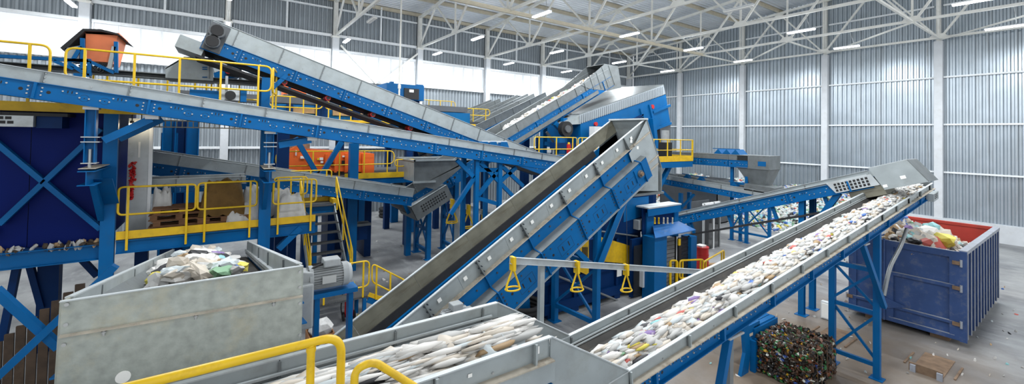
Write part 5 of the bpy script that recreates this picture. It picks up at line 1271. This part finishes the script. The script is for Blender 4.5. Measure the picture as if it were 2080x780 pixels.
# dark waste box behind
q = P(1395, 415, x=27); db = T('steel_box', 'dark grey steel waste box under the overhead conveyor', 'box', (27, q.y, 0))
for (a, b, c, d) in ((0, .05, -2.2, 2.2), (2, 2.05, -2.2, 2.2), (0, 2, -2.2, -2.15), (0, 2, 2.15, 2.2)): MB().box(a, b, c, d, 0, 2.9).build('side', 'grey_dark', db)
MB().box(0, 2, -2.2, 2.2, .02, .08).build('bottom', 'grey_dark', db); MB().box(-.03, .02, -2.25, 2.25, 2.85, 2.95).build('rim', 'galv_dark', db)
# ---- heap of loose bottles along the right wall
random.seed(51); hp_ = MB(); n_b = 0
PET = ['w_white', 'w_clear', 'w_grey', 'w_blue', 'w_green', 'w_cyan', 'w_red', 'w_card', 'w_dark', 'w_yellow']
def heap_h(x, y):
    e = (x-28.3)/6.5
    if e < 0: return 0
    h_ = 2.3*min(1, e)**.8
    h_ *= min(1, max(0, (y-7.5)/2.5))*min(1, max(0, (25-y)/3))
    return h_*(.85+.15*math.sin(1.3*y+x))
g = MB(); NX, NY = 18, 40; vs = []
for i in range(NX+1):
    for j in range(NY+1): x, y = 28.2+i*(36.5-28.2)/NX, 7.4+j*(25.2-7.4)/NY; vs.append((x, y, max(0, heap_h(x, y)-.08)))
hp_.mi = 2; hp_.add(vs, [(i*(NY+1)+j, (i+1)*(NY+1)+j, (i+1)*(NY+1)+j+1, i*(NY+1)+j+1) for i in range(NX) for j in range(NY)])
while n_b < 7000:
    x, y = random.uniform(28.2, 36.4), random.uniform(7.4, 25); h_ = heap_h(x, y)
    if h_ <= .02 and random.random() > .1: continue
    hp_.mi = pick([18, 22, 14, 5, 6, 4, 2, 4, 5, 1]); bottle(hp_, (x, y, h_+random.uniform(0, .06)), Euler((random.random()*6, random.uniform(-.6, .6), random.random()*6)).to_matrix(), random.uniform(.22, .4), random.uniform(.05, .09)); n_b += 1
tag(hp_.build('bottle_heap', PET), 'huge heap of loose clear plastic bottles along the right wall', 'bottles', kind='stuff')
# ================================================================== SEPARATOR and upper right plant
YS = 17.0
sp_ = T('ballistic_separator', 'huge tilted blue separator with white corrugated top edge', 'separator', (0, YS, 0))
def S(px, py, yy=YS): q = P(px, py, y=yy); return Vector((q.x, 0, q.z))
tl, tr_, mr, br_ = S(1177, 233), S(1348, 173), S(1353, 195), S(1362, 250); ml = S(1180, 288); bl_ = S(1190, 300)
D_ = 3.6
MB().prism([tl, tr_, S(1352, 192), S(1180, 251)], (0, .06, 0)).build('top_fascia', 'clad_back', sp_)
d_ = (tr_-tl); pr = None
for k in range(46):
    f = k/46; p_ = tl+d_*f
    MB().prism([p_+Vector((0, -.03, -.05)), p_+Vector((.1, -.03, -.02)), p_+Vector((.1, -.03, -.5-.12*f)), p_+Vector((0, -.03, -.52-.12*f))], (0, .03, 0)).build('fascia_rib', 'clad_back', sp_)
MB().prism([S(1179, 250), S(1352, 191), S(1362, 252), S(1310, 275), S(1215, 302), S(1180, 302)], (0, D_, 0)).build('body', 'blue', sp_)
MB().prism([tl, tr_, tr_+Vector((-.2, D_, .1)), tl+Vector((-.2, D_, .1))], (0, 0, .05)).build('roof', 'galv_dark', sp_)
for k in range(5): MB().sweep(S(1195+3*k, 282-0*k+3.5*k)+Vector((0, -.06, 0)), S(1305, 233+5*k)+Vector((0, -.06, 0)), prof_box(.06, .1)).build('spring_bar', 'navy', sp_)
for (pa, pb) in (((1318, 212), (1330, 262)), ((1300, 220), (1312, 270)), ((1326, 228), (1360, 214)), ((1330, 262), (1362, 250))): MB().sweep(S(*pa)+Vector((0, -.05, 0)), S(*pb)+Vector((0, -.05, 0)), prof_box(.08, .16)).build('side_stiffener', 'blue', sp_)
q = S(1324, 217); MB().cyl(q+Vector((0, -.1, 0)), q+Vector((0, 0, 0)), .14, 12).build('red_cap', 'red', sp_); q = S(1209, 252); MB().cyl(q+Vector((0, -.1, 0)), q+Vector((0, 0, 0)), .12, 12).build('red_cap', 'red', sp_); MB().prism([S(1146, 250), S(1177, 233), S(1180, 252), S(1146, 254)], (0, 1.5, 0)).build('end_hood', 'galv', sp_)
MB().prism([S(1340, 255), S(1362, 250), S(1362, 300), S(1345, 315)], (0, D_, 0)).build('outlet_skirt', 'grey_dark', sp_)
for px in (1142, 1175, 1330): 
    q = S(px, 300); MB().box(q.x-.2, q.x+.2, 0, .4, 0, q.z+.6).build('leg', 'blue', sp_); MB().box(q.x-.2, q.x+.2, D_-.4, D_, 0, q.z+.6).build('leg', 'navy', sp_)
MB().box(S(1130, 300).x, S(1345, 300).x, 0, .3, S(1250, 300).z-.1, S(1250, 300).z+.2).build('base_beam', 'blue', sp_)
MB().sweep(S(1330, 310), S(1322, 240), prof_box(.3, .5), (0, 1, 0)).build('hydraulic_post', 'blue', sp_)
# front control cabinet, motor disc, white notice
cabq = [S(1184, 257), S(1221, 290)]
cbn = T('control_cabinet', 'pale grey control cabinet with coloured buttons below the separator', 'cabinet', (cabq[0].x, YS-.9, 0))
w_ = cabq[1].x-cabq[0].x
MB().box(0, w_, 0, .4, cabq[1].z-1.0, cabq[0].z).build('housing', 'cabinet', cbn); MB().box(w_*.1, w_*.42, -.01, 0, cabq[0].z-.9, cabq[0].z-.3).build('vent', 'grey_dark', cbn)
for k, (c1_, c2_) in enumerate((('w_blue', 0), ('red', 0), ('red', 1), ('w_green', 1))): MB().cyl((w_*(.66+.14*(k % 2)), -.03, cabq[0].z-.4-.25*c2_), (w_*(.66+.14*(k % 2)), 0, cabq[0].z-.4-.25*c2_), .06, 8).build('push_button', c1_, cbn)
# walkway at the front of it with rails
zq = P(1150, 305, y=16.0).z
wk2 = T('walkway', 'steel walkway below the separator with fire extinguisher', 'walkway', (0, 0, 0)); xa_, xb_ = P(1085, 300, y=16).x, P(1235, 300, y=16).x
zq = P(1140, 307, y=16).z-.2
MB().box(xa_, xb_, 16, 17, zq-.08, zq).build('deck', 'grating', wk2); MB().box(xa_, xb_, 15.98, 16.0, zq-.3, zq).build('edge_beam', 'blue', wk2)
for xx in (xa_+.5, (xa_+xb_)/2, xb_-.3): MB().box(xx-.12, xx+.12, 16.3, 16.55, 0, zq-.1).build('leg', 'navy', wk2)
xm_ = P(1172, 280, y=16).x
railing('yellow guard rail on the walkway left of control cabinet', (xa_, 16, zq), (xm_, 16, zq), h=P(1130, 279, y=16).z-zq, mid=P(1130, 303, y=16).z-zq, n=3, toe=0, rad=.15)
railing('yellow guard rail on the walkway in front of control cabinet', (xm_+.1, 16, zq), (xb_, 16, zq), h=P(1130, 279, y=16).z-zq, mid=P(1130, 303, y=16).z-zq, n=2, toe=0, rad=.15)
q = P(1155, 315, y=16.2); fe = T('fire_extinguisher', 'small red fire extinguisher on the walkway below separator', 'fire extinguisher', (q.x, 16.2, zq)); MB().cyl((0, 0, 0), (0, 0, .55), .11, 12).build('cylinder', 'red', fe); MB().cyl((0, 0, .55), (0, 0, .65), .06, 10).build('valve', 'yellow', fe)
q = P(1150, 262, y=16.9); fd = T('drive_fan', 'dark drive motor disc below the rising conveyor', 'motor', (q.x, 16.8, q.z)); MB().cyl((0, 0, 0), (0, .3, 0), .42, 18).build('disc', 'black', fd); MB().cyl((0, -.1, 0), (0, 0, 0), .2, 12).build('hub', 'grey_dark', fd); MB().box(-.8, .8, .1, .5, -1.1, -.75).build('mount', 'navy', fd)
q0, q1 = P(1104, 287, y=24), P(1120, 310, y=24); dw = T('bright_doorway', 'white lit panel seen behind the walkway rails', 'panel', (q0.x, 24, q1.z)); MB().box(0, q1.x-q0.x, 0, .05, 0, q0.z-q1.z).build('panel_sheet', 'sticker', dw); MB().box(-.06, 0, -.02, .07, -q1.z, q0.z-q1.z+.06).build('frame_side', 'navy', dw); MB().box(q1.x-q0.x, q1.x-q0.x+.06, -.02, .07, -q1.z, q0.z-q1.z+.06).build('frame_side', 'navy', dw)
trestle('blue portal under the rising conveyor by the control cabinet', (P(1143, 300, y=Y6-.1).x, Y6-.15), (P(1143, 300, y=Y6-.1).x, Y6+1.6), 0, P(1143, 240, y=Y6).z, sec=.3, bars=(2.5, 5.2))
t = T('knee_brace', 'blue knee brace under the rising conveyor', 'strut', (0, 0, 0)); MB().sweep(P(1127, 250, y=Y6-.1), P(1141, 266, y=Y6-.1), prof_box(.2, .25)).build('brace_bar', 'blue', t); MB().sweep(P(1110, 268, y=Y6+.5), P(1140, 310, y=Y6+.5), prof_box(.1, .12)).build('brace_bar', 'pipe_metal', t)
# service platform right of the separator
x0_, x1_ = P(1337, 325, y=14.0).x, P(1407, 325, y=14.0).x; zp_ = P(1370, 326, y=14.0).z
sv = T('service_platform', 'small yellow-edged service platform below the separator outlet', 'platform', (0, 0, 0))
MB().box(x0_-.5, x1_, 14, 15.6, zp_-.06, zp_).build('deck', 'grating', sv); MB().box(x0_-.5, x1_, 13.97, 14.0, zp_-.06, zp_+.25).build('toe_board', 'yellow_deck', sv); MB().box(x0_-.5, x1_, 14.0, 14.2, zp_-.4, zp_-.06).build('edge_beam', 'blue', sv); MB().box(x1_-.02, x1_+.02, 14, 15.6, zp_-.06, zp_+.25).build('toe_board', 'yellow_deck', sv)
MB().box(x0_+.4, x0_+.7, 14.6, 14.9, 0, zp_-.06).build('leg', 'navy', sv); MB().sweep((x0_+.7, 14.5, zp_-1.6), (x0_+1.8, 14.5, zp_-.3), prof_box(.2, .24)).build('knee_brace', 'blue', sv)
hh = P(1370, 284, y=14).z-zp_
railing('yellow guard rail at the front of the service platform', (x0_-.4, 14, zp_), (x1_, 14, zp_), h=hh, mid=hh*.5, n=4, toe=0, loops=False)
railing('yellow guard rail at the rear of the service platform', (x0_+.6, 15.6, zp_), (x1_, 15.6, zp_), h=hh, mid=hh*.5, n=4, toe=0, loops=False)
railing('yellow guard rail at the open end of the service platform', (x1_, 14.05, zp_), (x1_, 15.55, zp_), h=hh, mid=hh*.5, n=2, toe=0, loops=False)
q = P(1351, 300, y=14.8); mo2 = T('gear_motor', 'black upright motor standing on the service platform', 'motor', (q.x, 14.8, zp_)); MB().box(-.3, .3, -.25, .25, 0, 1.0).build('gearbox', 'black', mo2); MB().cyl((0, 0, 1.0), (0, 0, 1.7), .22, 14).build('motor_body', 'grey_paint', mo2)
# ================================================================== MID BACKGROUND (orange press, sorters, decks)
def bxp(name, label, cat, pa, pb, y, dep, mm, parts=()):
    a, b = P(*pa, y=y), P(*pb, y=y); t = T(name, label, cat, (a.x, y, b.z)); w_, h_ = b.x-a.x, a.z-b.z
    MB().box(0, w_, 0, dep, 0, h_).build('housing', mm, t)
    for (nm, u0, u1, v0, v1, m2, pd) in parts: MB().box(u0*w_, u1*w_, -pd, .0, v0*h_, v1*h_).build(nm, m2, t)
    return t, w_, h_
YO = 19.0
om = T('orange_press', 'bright orange machine behind yellow mesh rails in the middle', 'machine', (0, YO, 0))
def O(px, py): q = P(px, py, y=YO); return Vector((q.x, 0, q.z))
MB().prism([O(580, 345), O(580, 308), O(600, 298), O(632, 304), O(760, 312), O(760, 350)], (0, 2.2, 0)).build('body', 'orange', om)
MB().box(O(590, 300).x, O(632, 300).x, .3, 1.9, O(600, 303).z, O(600, 293).z).build('feed_head', 'rust', om)
for (pa, pb, mm) in (((660, 313), (664, 350), 'orange'), ((679, 313), (683, 350), 'orange'), ((700, 312), (704, 350), 'orange'), ((735, 312), (757, 350), 'orange')):
    a, b = O(*pa), O(*pb); MB().box(a.x, b.x, -.12, 0, b.z, a.z).build('stiffener', mm, om)
for (pa, pb, mm) in (((694, 326), (700, 334), 'black'), ((670, 328), (676, 336), 'black'), ((736, 325), (748, 332), 'grey_dark'), ((610, 317), (619, 322), 'sticker'), ((649, 320), (656, 325), 'sticker'), ((644, 321), (648, 325), 'yellow'), ((651, 327), (656, 331), 'sticker'), ((695, 316), (702, 319), 'sticker'), ((600, 305), (602, 316), 'cabinet')):
    a, b = O(*pa), O(*pb); MB().box(a.x, b.x, -.06, 0, b.z, a.z).build('label_plate' if mm == 'sticker' else 'fitting', mm, om)
MB().box(O(580, 345).x, O(840, 350).x, .3, 2.2, O(700, 372).z, O(700, 350).z).build('dark_base', 'grey_dark', om)
for px in (600, 680, 755): q = O(px, 360); MB().box(q.x-.15, q.x+.15, .4, 1.8, 0, O(px, 372).z).build('leg', 'navy', om)
# walkway with yellow deck in front of it
YW = 18.4; z_w = P(770, 355, y=YW).z
w3 = T('walkway', 'yellow-edged walkway in front of the orange machine', 'walkway', (0, YW, 0)); xa_, xb_ = P(560, 350, y=YW).x, P(842, 350, y=YW).x
MB().box(xa_, xb_, 0, .6, z_w-.06, z_w).build('deck', 'grating', w3); MB().box(P(700, 350, y=YW).x, xb_, -.03, 0, z_w-.14, z_w+.1).build('edge_board', 'yellow_deck', w3); MB().box(xa_, xb_, 0, .2, z_w-.4, z_w-.14).build('edge_beam', 'blue', w3)
for px in (570, 705, 830): q = P(px, 380, y=YW+.3); MB().box(q.x-.12, q.x+.12, .15, .4, 0, z_w-.1).build('leg', 'blue', w3)
hh = P(700, 307, y=YW).z-z_w
railing('yellow guard rail in front of the orange machine', (xa_, YW, z_w), (P(800, 340, y=YW).x, YW, z_w), h=hh, mid=hh*.45, n=5, toe=0, rad=.25)
railing('short yellow guard rail right of the orange machine', (P(802, 340, y=YW).x, YW, z_w), (xb_, YW, z_w), h=hh*.62, mid=.35, n=2, toe=0, rad=.2)
for k, (px, pa) in enumerate(((718, (718, 290)), )): 
    q = P(px, 330, y=YW-.6); tag(MB().box(q.x-.17, q.x+.17, YW-.75, YW-.45, 0, P(px, 291, y=YW-.6).z).build('steel_column', 'blue'), 'blue steel column in front of the orange machine', 'column')
q = P(575, 320, y=17.75); tag(MB().box(q.x-.2, q.x+.2, 17.7, 17.95, 0, P(575, 262, y=17.75).z).build('steel_column', 'navy'), 'dark blue steel column left of the orange machine', 'column')
for k, (pa, pb) in enumerate((((600, 280), (642, 350)), ((694, 288), (650, 360)))):
    t = T('raking_strut', ['blue strut slanting down right before the orange machine', 'blue strut slanting down left before the orange machine'][k], 'strut', (0, 0, 0)); MB().sweep(P(*pa, y=18.3), P(*pb, y=18.3), prof_box(.18, .24), (0, 1, 0)).build('strut_bar', 'blue', t)
for k, px in enumerate((344, 366, 391)):
    q = P(px, 300, y=21.0); t = T('steel_column', 'blue steel column behind the cabin end, %s of three from left' % ORD[k], 'column', (q.x, 21, 0)); MB().sweep((0, 0, 0), (0, 0, P(px, 245, y=21).z), prof_I(.5 if k < 2 else .34, .4, .03), (1, 0, 0)).build('column_section', 'blue' if k != 1 else 'navy', t)
    if k == 0: MB().box(-.26, .26, -.03, .2, 0, 5.5).build('cover_plate', 'blue', t)
# upper sorting line: long blue gallery with windows, deck, rails
YG = 20.0
gz0, gz1 = P(650, 242, y=YG).z, P(650, 214, y=YG).z
gal = T('sorter_gallery', 'long blue optical sorter line with striped windows behind long conveyor', 'sorter', (0, YG, 0))
xg0, xg1 = P(545, 230, y=YG).x, P(960, 245, y=YG).x
MB().box(xg0, xg1, .3, 2.2, gz0, gz1).build('housing', 'blue', gal)
for pa, pb in (((595, 217), (642, 231)), ((676, 219), (718, 236)), ((732, 224), (743, 237))):
    a, b = P(*pa, y=YG+.25), P(*pb, y=YG+.25); MB().box(a.x, b.x, .22, .3, b.z, a.z).build('striped_window', 'w_card', gal)
for px in (590, 648, 660, 725, 748): q = P(px, 225, y=YG); MB().box(q.x-.12, q.x+.12, .15, .3, gz0, gz1).build('divider', 'navy', gal)
MB().box(xg0, xg1, -.35, 1, gz0-.12, gz0).build('deck', 'yellow_deck', gal); MB().box(xg0, xg1, -.2, 1.2, gz0-.7, gz0-.12).build('deck_beam', 'blue', gal)
for px in (560, 690, 830, 950): q = P(px, 280, y=YG+.5); MB().box(q.x-.16, q.x+.16, .3, .62, 0, gz0-.1).build('leg', 'navy', gal)
MB().box(xg0-3, xg1, .6, 2.0, gz1+.05, gz1+.35).build('top_duct', 'grey_dark', gal)
hh = P(650, 200, y=YG-.3).z-gz0
railing('yellow guard rail of the sorter gallery, left length', (xg0, YG-.3, gz0), (P(655, 220, y=YG-.3).x, YG-.3, gz0), h=hh, mid=hh*.5, n=4, toe=0, rad=.2)
railing('yellow guard rail of the sorter gallery, right length', (P(660, 220, y=YG-.3).x, YG-.3, gz0), (P(720, 225, y=YG-.3).x, YG-.3, gz0), h=hh, mid=hh*.5, n=3, toe=0, rad=.2)
for k, (pa, pb, yy) in enumerate((((838, 201), (925, 208), 25), ((898, 217), (995, 224), 22.5))):
    a, b = P(*pa, y=yy), P(*pb, y=yy); b.z = a.z; zz_ = P(pa[0], pa[1]+36-8*k, y=yy).z
    railing(['far yellow guard rail beneath the windows right of blue box', 'nearer yellow guard rail above the steep conveyor'][k], (a.x, yy, zz_), (b.x, yy, zz_), h=a.z-zz_, mid=(a.z-zz_)*.5, n=4, toe=0, rad=.25)
    dk_ = T('gallery_deck', ['far service deck beneath the windows', 'nearer service deck above the steep conveyor'][k], 'walkway', (a.x, yy, 0)); MB().box(-1, b.x-a.x+1, -.1, 1.6, zz_-.3, zz_).build('deck', 'grating', dk_)
    for xx in (0, b.x-a.x): MB().box(xx-.15, xx+.15, .4, .7, 0, zz_-.3).build('leg', 'navy', dk_)
# blue box with dark hatch under the windows
t, w_, h_ = bxp('dust_filter', 'blue steel box with a dark rounded hatch beneath the windows', 'filter', (786, 168), (861, 205), 24.0, 2.5, 'blue', (('hatch', .45, .85, .05, .75, 'black', .06), ('notice', .58, .7, .5, .68, 'sticker', .08), ('roof_lug', .1, .18, 1.0, 1.1, 'blue', -.3), ('roof_lug', .8, .98, 1.0, 1.07, 'blue', -.3)))
zz_ = t.location.z
for xx in (.3, w_-.3): MB().box(xx-.15, xx+.15, .3, .6, -zz_, 0).build('leg', 'navy', t)
# orange sign box
t, w_, h_ = bxp('orange_cabinet', 'orange cabinet with blue edges behind the steep conveyor', 'cabinet', (577, 170), (622, 194), 22.0, 1.0, 'orange', (('edge_strip', .2, .3, 0, 1, 'blue', .05), ('notice', .15, .28, 0, .35, 'sticker', .08)))
MB().box(0, w_, 0, 1, -3.2, 0).build('pedestal', 'grey_dark', t)
# ---- roof-top plant at the upper left: tipper with orange bin, channel lines, hood
YT = 15.2
tpp = T('bin_tipper', 'blue tipping frame under the orange bin', 'tipper', (0, YT, 0))
def U(px, py, yy=YT): q = P(px, py, y=yy); return Vector((q.x, 0, q.z))
for pa, pb in (((-40, 112), (180, 124)), ((135, 123), (185, 123)), ((140, 128), (176, 152)), ((182, 124), (182, 154)), ((185, 126), (232, 148)), ((168, 78), (168, 140)), ((236, 85), (236, 148)), ((232, 95), (222, 140)), ((150, 120), (165, 95)), ((110, 124), (150, 140)), ((150, 152), (182, 153))):
    MB().sweep(U(*pa), U(*pb), prof_box(.08, .1), (0, 1, 0)).build('frame_bar', 'blue' if pa != (232, 95) else 'galv', tpp)
MB().prism([U(132, 98), U(165, 92), U(160, 120), U(132, 120)], (0, 1.0, 0)).build('side_casing', 'galv', tpp)
MB().prism([U(122, 97), U(168, 58), U(205, 59), U(240, 68), U(250, 76), U(236, 70), U(205, 64), U(172, 63), U(130, 104)], (0, 1.7, 0)).build('rubber_cover', 'rubber', tpp)
random.seed(6)
for k in range(5): MB().tube(fillet([U(160+6*k, 132), U(175+8*k, 145+2*k), U(205+3*k, 128)], .3), .02, 5).build('hose', 'black', tpp)
ob = T('waste_bin', 'orange plastic bin held in the blue tipping frame', 'bin', (0, YT+.15, 0))
MB().prism([U(171, 62), U(238, 66), U(222, 125), U(171, 122)], (0, 1.2, 0)).build('bin_body', 'orange_light', ob); MB().prism([U(170, 61), U(240, 65), U(239, 70), U(170, 66)], (0, 1.3, 0)).build('rim', 'orange_light', ob)
gz = U(300, 150).z
for k, (pa, pb, yy, mm) in enumerate((((-40, 150), (440, 164), 15.8, 'galv_dark'), ((110, 140), (330, 155), 16.6, 'galv'))):
    a, b = P(*pa, y=yy), P(*pb, y=yy); tag(MB().sweep((a.x, yy, b.z), (b.x+1.2*(1-k), yy, b.z), prof_C(.4, .15, .02)).build('channel_conveyor', mm), ['dark grey level channel on the cabin roof behind the yellow rail', 'pale grey level channel farther back on the cabin roof'][k], 'conveyor channel')
hd_ = T('sheet_hood', 'pale grey sloped sheet hood on the cabin roof', 'hood', (0, 15.4, 0))
def V_(px, py): q = P(px, py, y=15.4); return Vector((q.x, 0, q.z))
MB().prism([V_(336, 138), V_(374, 116), V_(432, 119), V_(433, 164), V_(336, 158)], (0, 1.2, 0)).build('casing', 'galv', hd_); MB().prism([V_(334, 138), V_(374, 115), V_(434, 118), V_(434, 121), V_(375, 118), V_(337, 140)], (0, 1.25, 0)).build('edge_trim', 'galv_light', hd_)
for py in (137, 141, 157): MB().beam(V_(411, py)+Vector((0, -.03, 0)), V_(421, py)+Vector((0, -.03, 0)), .03, .03).build('latch', 'blue', hd_)
MB().box(V_(425, 130).x, V_(427, 130).x, -.02, 0, V_(425, 160).z, V_(425, 125).z).build('hinge_strip', 'galv_dark', hd_)
# small conveyor tail right of the hood
ct = T('conveyor_head', 'small blue conveyor head with a round motor below the steep conveyor', 'conveyor head', (0, 16.2, 0))
def W_(px, py): q = P(px, py, y=16.2); return Vector((q.x, 0, q.z))
MB().prism([W_(434, 148), W_(484, 131), W_(492, 150), W_(475, 158), W_(436, 164)], (0, 1.0, 0)).build('side_plate', 'blue', ct)
MB().prism([W_(430, 126), W_(462, 119), W_(490, 130), W_(436, 148)], (0, 1.0, 0)).build('top_sheet', 'galv_light', ct)
MB().prism([W_(487, 154), W_(508, 147), W_(512, 158), W_(492, 164)], (0, 1.0, 0)).build('spout', 'galv_light', ct)
q = W_(476, 144); MB().cyl(q+Vector((0, -.15, 0)), q, .13, 14).build('bearing', 'grey_dark', ct); MB().box(q.x-.2, q.x+.2, -.04, 0, q.z-.2, q.z+.2).build('bearing_plate', 'black', ct); q = W_(464, 144); MB().cyl(q+Vector((0, -.06, 0)), q, .1, 12).build('red_disc', 'red', ct)
q = W_(470, 195); mt_ = T('gear_motor', 'round black motor between pale blocks above the long conveyor', 'motor', (P(468, 194, y=13.2).x, 13.25, P(468, 194, y=13.2).z))
MB().box(-.22, .2, 0, .4, -.12, .2).build('mount_block', 'cabinet', mt_); MB().cyl((0, -.15, 0), (0, 0, 0), .12, 18).build('motor_body', 'black', mt_); MB().box(.22, .36, -.05, .4, -.15, .2).build('side_bracket', 'blue', mt_); MB().box(-.85, -.25, -.05, .4, -.2, .1).build('side_bracket', 'blue', mt_); MB().box(-.12, -.06, -.12, -.05, -.1, .5).build('torque_arm', 'grey_paint', mt_)
# blue roof-light gussets at the foot of the steep upper conveyor
gu = T('gusset_row', 'row of small blue triangular gussets where the two conveyors meet', 'bracket', (0, 13.6, 0))
for px in (985, 1003, 1025): q = P(px, 296, y=13.6); MB().prism([(q.x-.3, 0, q.z-.25), (q.x+.3, 0, q.z-.25), (q.x+.12, 0, q.z+.15), (q.x-.12, 0, q.z+.15)], (0, .25, 0)).build('gusset', 'blue', gu)
a, b = P(982, 288, y=13.6), P(1032, 288, y=13.6); MB().beam((a.x, .1, b.z), (b.x, .1, b.z), .06, .06).build('top_bar', 'w_clear', gu)
# ================================================================== HOOK RAILS with yellow stirrups
def hook_rail(label, pa, pb, y, hooks, post_px, s=1.0):
    a, b = P(*pa, y=y), P(*pb, y=y); t = T('hook_rail', label, 'rail', (0, y, 0))
    a.y = b.y = 0
    MB().sweep(a, b, prof_C(.07*s, .14*s, .012), (0, 0, 1)).build('rail_channel', 'galv_light', t)
    q = P(*post_px, y=y); MB().box(q.x-.06*s, q.x+.06*s, .04, .14, 0, q.z).build('post', 'galv', t)
    for k, px in enumerate(hooks):
        f = (px-pa[0])/(pb[0]-pa[0]); c = P(px, pa[1]+(pb[1]-pa[1])*f, y=y); c.y = 0
        h = T('pull_stirrup', '%s yellow pull stirrup from left on the %s' % (ORD[k], label.split(' with')[0]), 'stirrup', (c.x, y, c.z))
        MB().box(-.035*s, .035*s, -.09*s, .06*s, -.2*s, .085*s).build('clamp', 'yellow', h)
        ang = .25*(k % 2)-.1
        MB().tube(fillet([(0, -.02, -.15*s), (-.16*s, -.02, -.52*s), (-.16*s, -.05, -.58*s)], .05), .022*s, 6).build('side_bar', 'yellow', h); MB().tube(fillet([(0, -.02, -.15*s), (.16*s, -.02, -.52*s), (.16*s, -.05, -.58*s)], .05), .022*s, 6).build('side_bar', 'yellow', h)
        MB().tube([(.17*s*math.cos(i*math.pi/8), -.03+.12*s*math.sin(i*math.pi/8), -.58*s) for i in range(16)], .02*s, 6, True).build('hoop', 'yellow', h)
    return t
hook_rail('front grey hook rail with stirrups before the steep conveyor', (1037, 529), (1440, 553), 7.2, (1041, 1171, 1271), (1105, 534))
hook_rail('rear grey hook rail with stirrups behind the steep conveyor', (915, 409), (1012, 442), 14.0, (918, 951, 982), (931, 416), 1.3)
# drum of wire and tyres on the floor
q = P(1062, 640, z=.2); dr_ = T('wire_coil', 'black coil with a blue cone standing on the floor under the steep conveyor', 'coil', (q.x, q.y, 0))
for k in range(5): MB().tube([(.55*math.cos(i*math.pi/8), .55*math.sin(i*math.pi/8), .07+.12*k) for i in range(16)], .07, 6, True).build('coil_turn', 'rubber', dr_)
MB().cyl((.05, 0, .0), (.05, 0, 1.9), .22, 12, .06).build('cone', 'blue', dr_)
# far posts on the floor and a coil of hose behind
for k, (px, py, tpy, yy) in enumerate(((800, 451, 395, None), (832, 471, 430, None))):
    q = P(px, py, z=0); tag(MB().box(q.x-.22, q.x+.22, q.y-.15, q.y+.15, 0, P(px, 380, y=q.y).z).build('steel_column', 'blue'), 'blue steel column on the open floor, %s' % ['farther one', 'nearer one below the guard box'][k], 'column')
q = P(715, 500, y=18.0); tag(MB().box(q.x-.3, q.x+.1, 17.9, 18.3, 0, P(715, 392, y=18).z).build('steel_column', 'navy'), 'thick dark blue column behind the stair', 'column')
fb_ = T('floor_bracket', 'blue hanger with plate on the column behind the stair', 'bracket', (q.x+.1, 17.9, 0)); zz_ = P(730, 395, y=18).z; MB().box(.1, .35, 0, .25, zz_-1.1, zz_).build('hanger_section', 'blue', fb_); MB().box(-.1, .6, -.1, .4, zz_-1.3, zz_-1.2).build('plate', 'galv_dark', fb_); MB().box(-.1, .5, .05, .2, zz_-1.9, zz_-1.3).build('web', 'navy', fb_)
q0, q1 = P(690, 392, y=18), P(850, 392, y=18); tag(MB().sweep((q0.x, 18.1, q0.z), (q1.x+2, 18.1, q0.z-.3), prof_I(.2, .4, .03)).build('floor_girder', 'blue'), 'blue girder spanning behind the stair at mid height', 'beam')
for k in range(3):
    q = P(783+6*k, 452-2*k, z=.1); tag(MB().tube([(.45*math.cos(i*math.pi/8), .45*math.sin(i*math.pi/8), .0) for i in range(16)], .11, 7, True).build('tyre', 'rubber'), 'black tyre lying on the floor behind the columns, %s' % ['bottom', 'middle', 'top'][k], 'tyre').location = (P(770, 452, z=0).x+1.0, P(770, 452, z=0).y+1.5, .11+.22*k)
# litter on the floor
random.seed(77); m = MB()
for i in range(260):
    x, y = random.uniform(9, 26), random.uniform(-2, 9)
    m.mi = pick(WW); crumple(m, (x, y, .015), random.uniform(.02, .08), random.uniform(.02, .05), .012, .4)
for i in range(60):
    x, y = random.uniform(2, 8.5), random.uniform(12.5, 22.5); m.mi = pick(WW); crumple(m, (x, y, .015), random.uniform(.03, .1), .05, .015, .4)
tag(m.build('floor_litter', WASTE), 'scattered scraps of plastic and paper on the concrete floor', 'litter', kind='stuff')
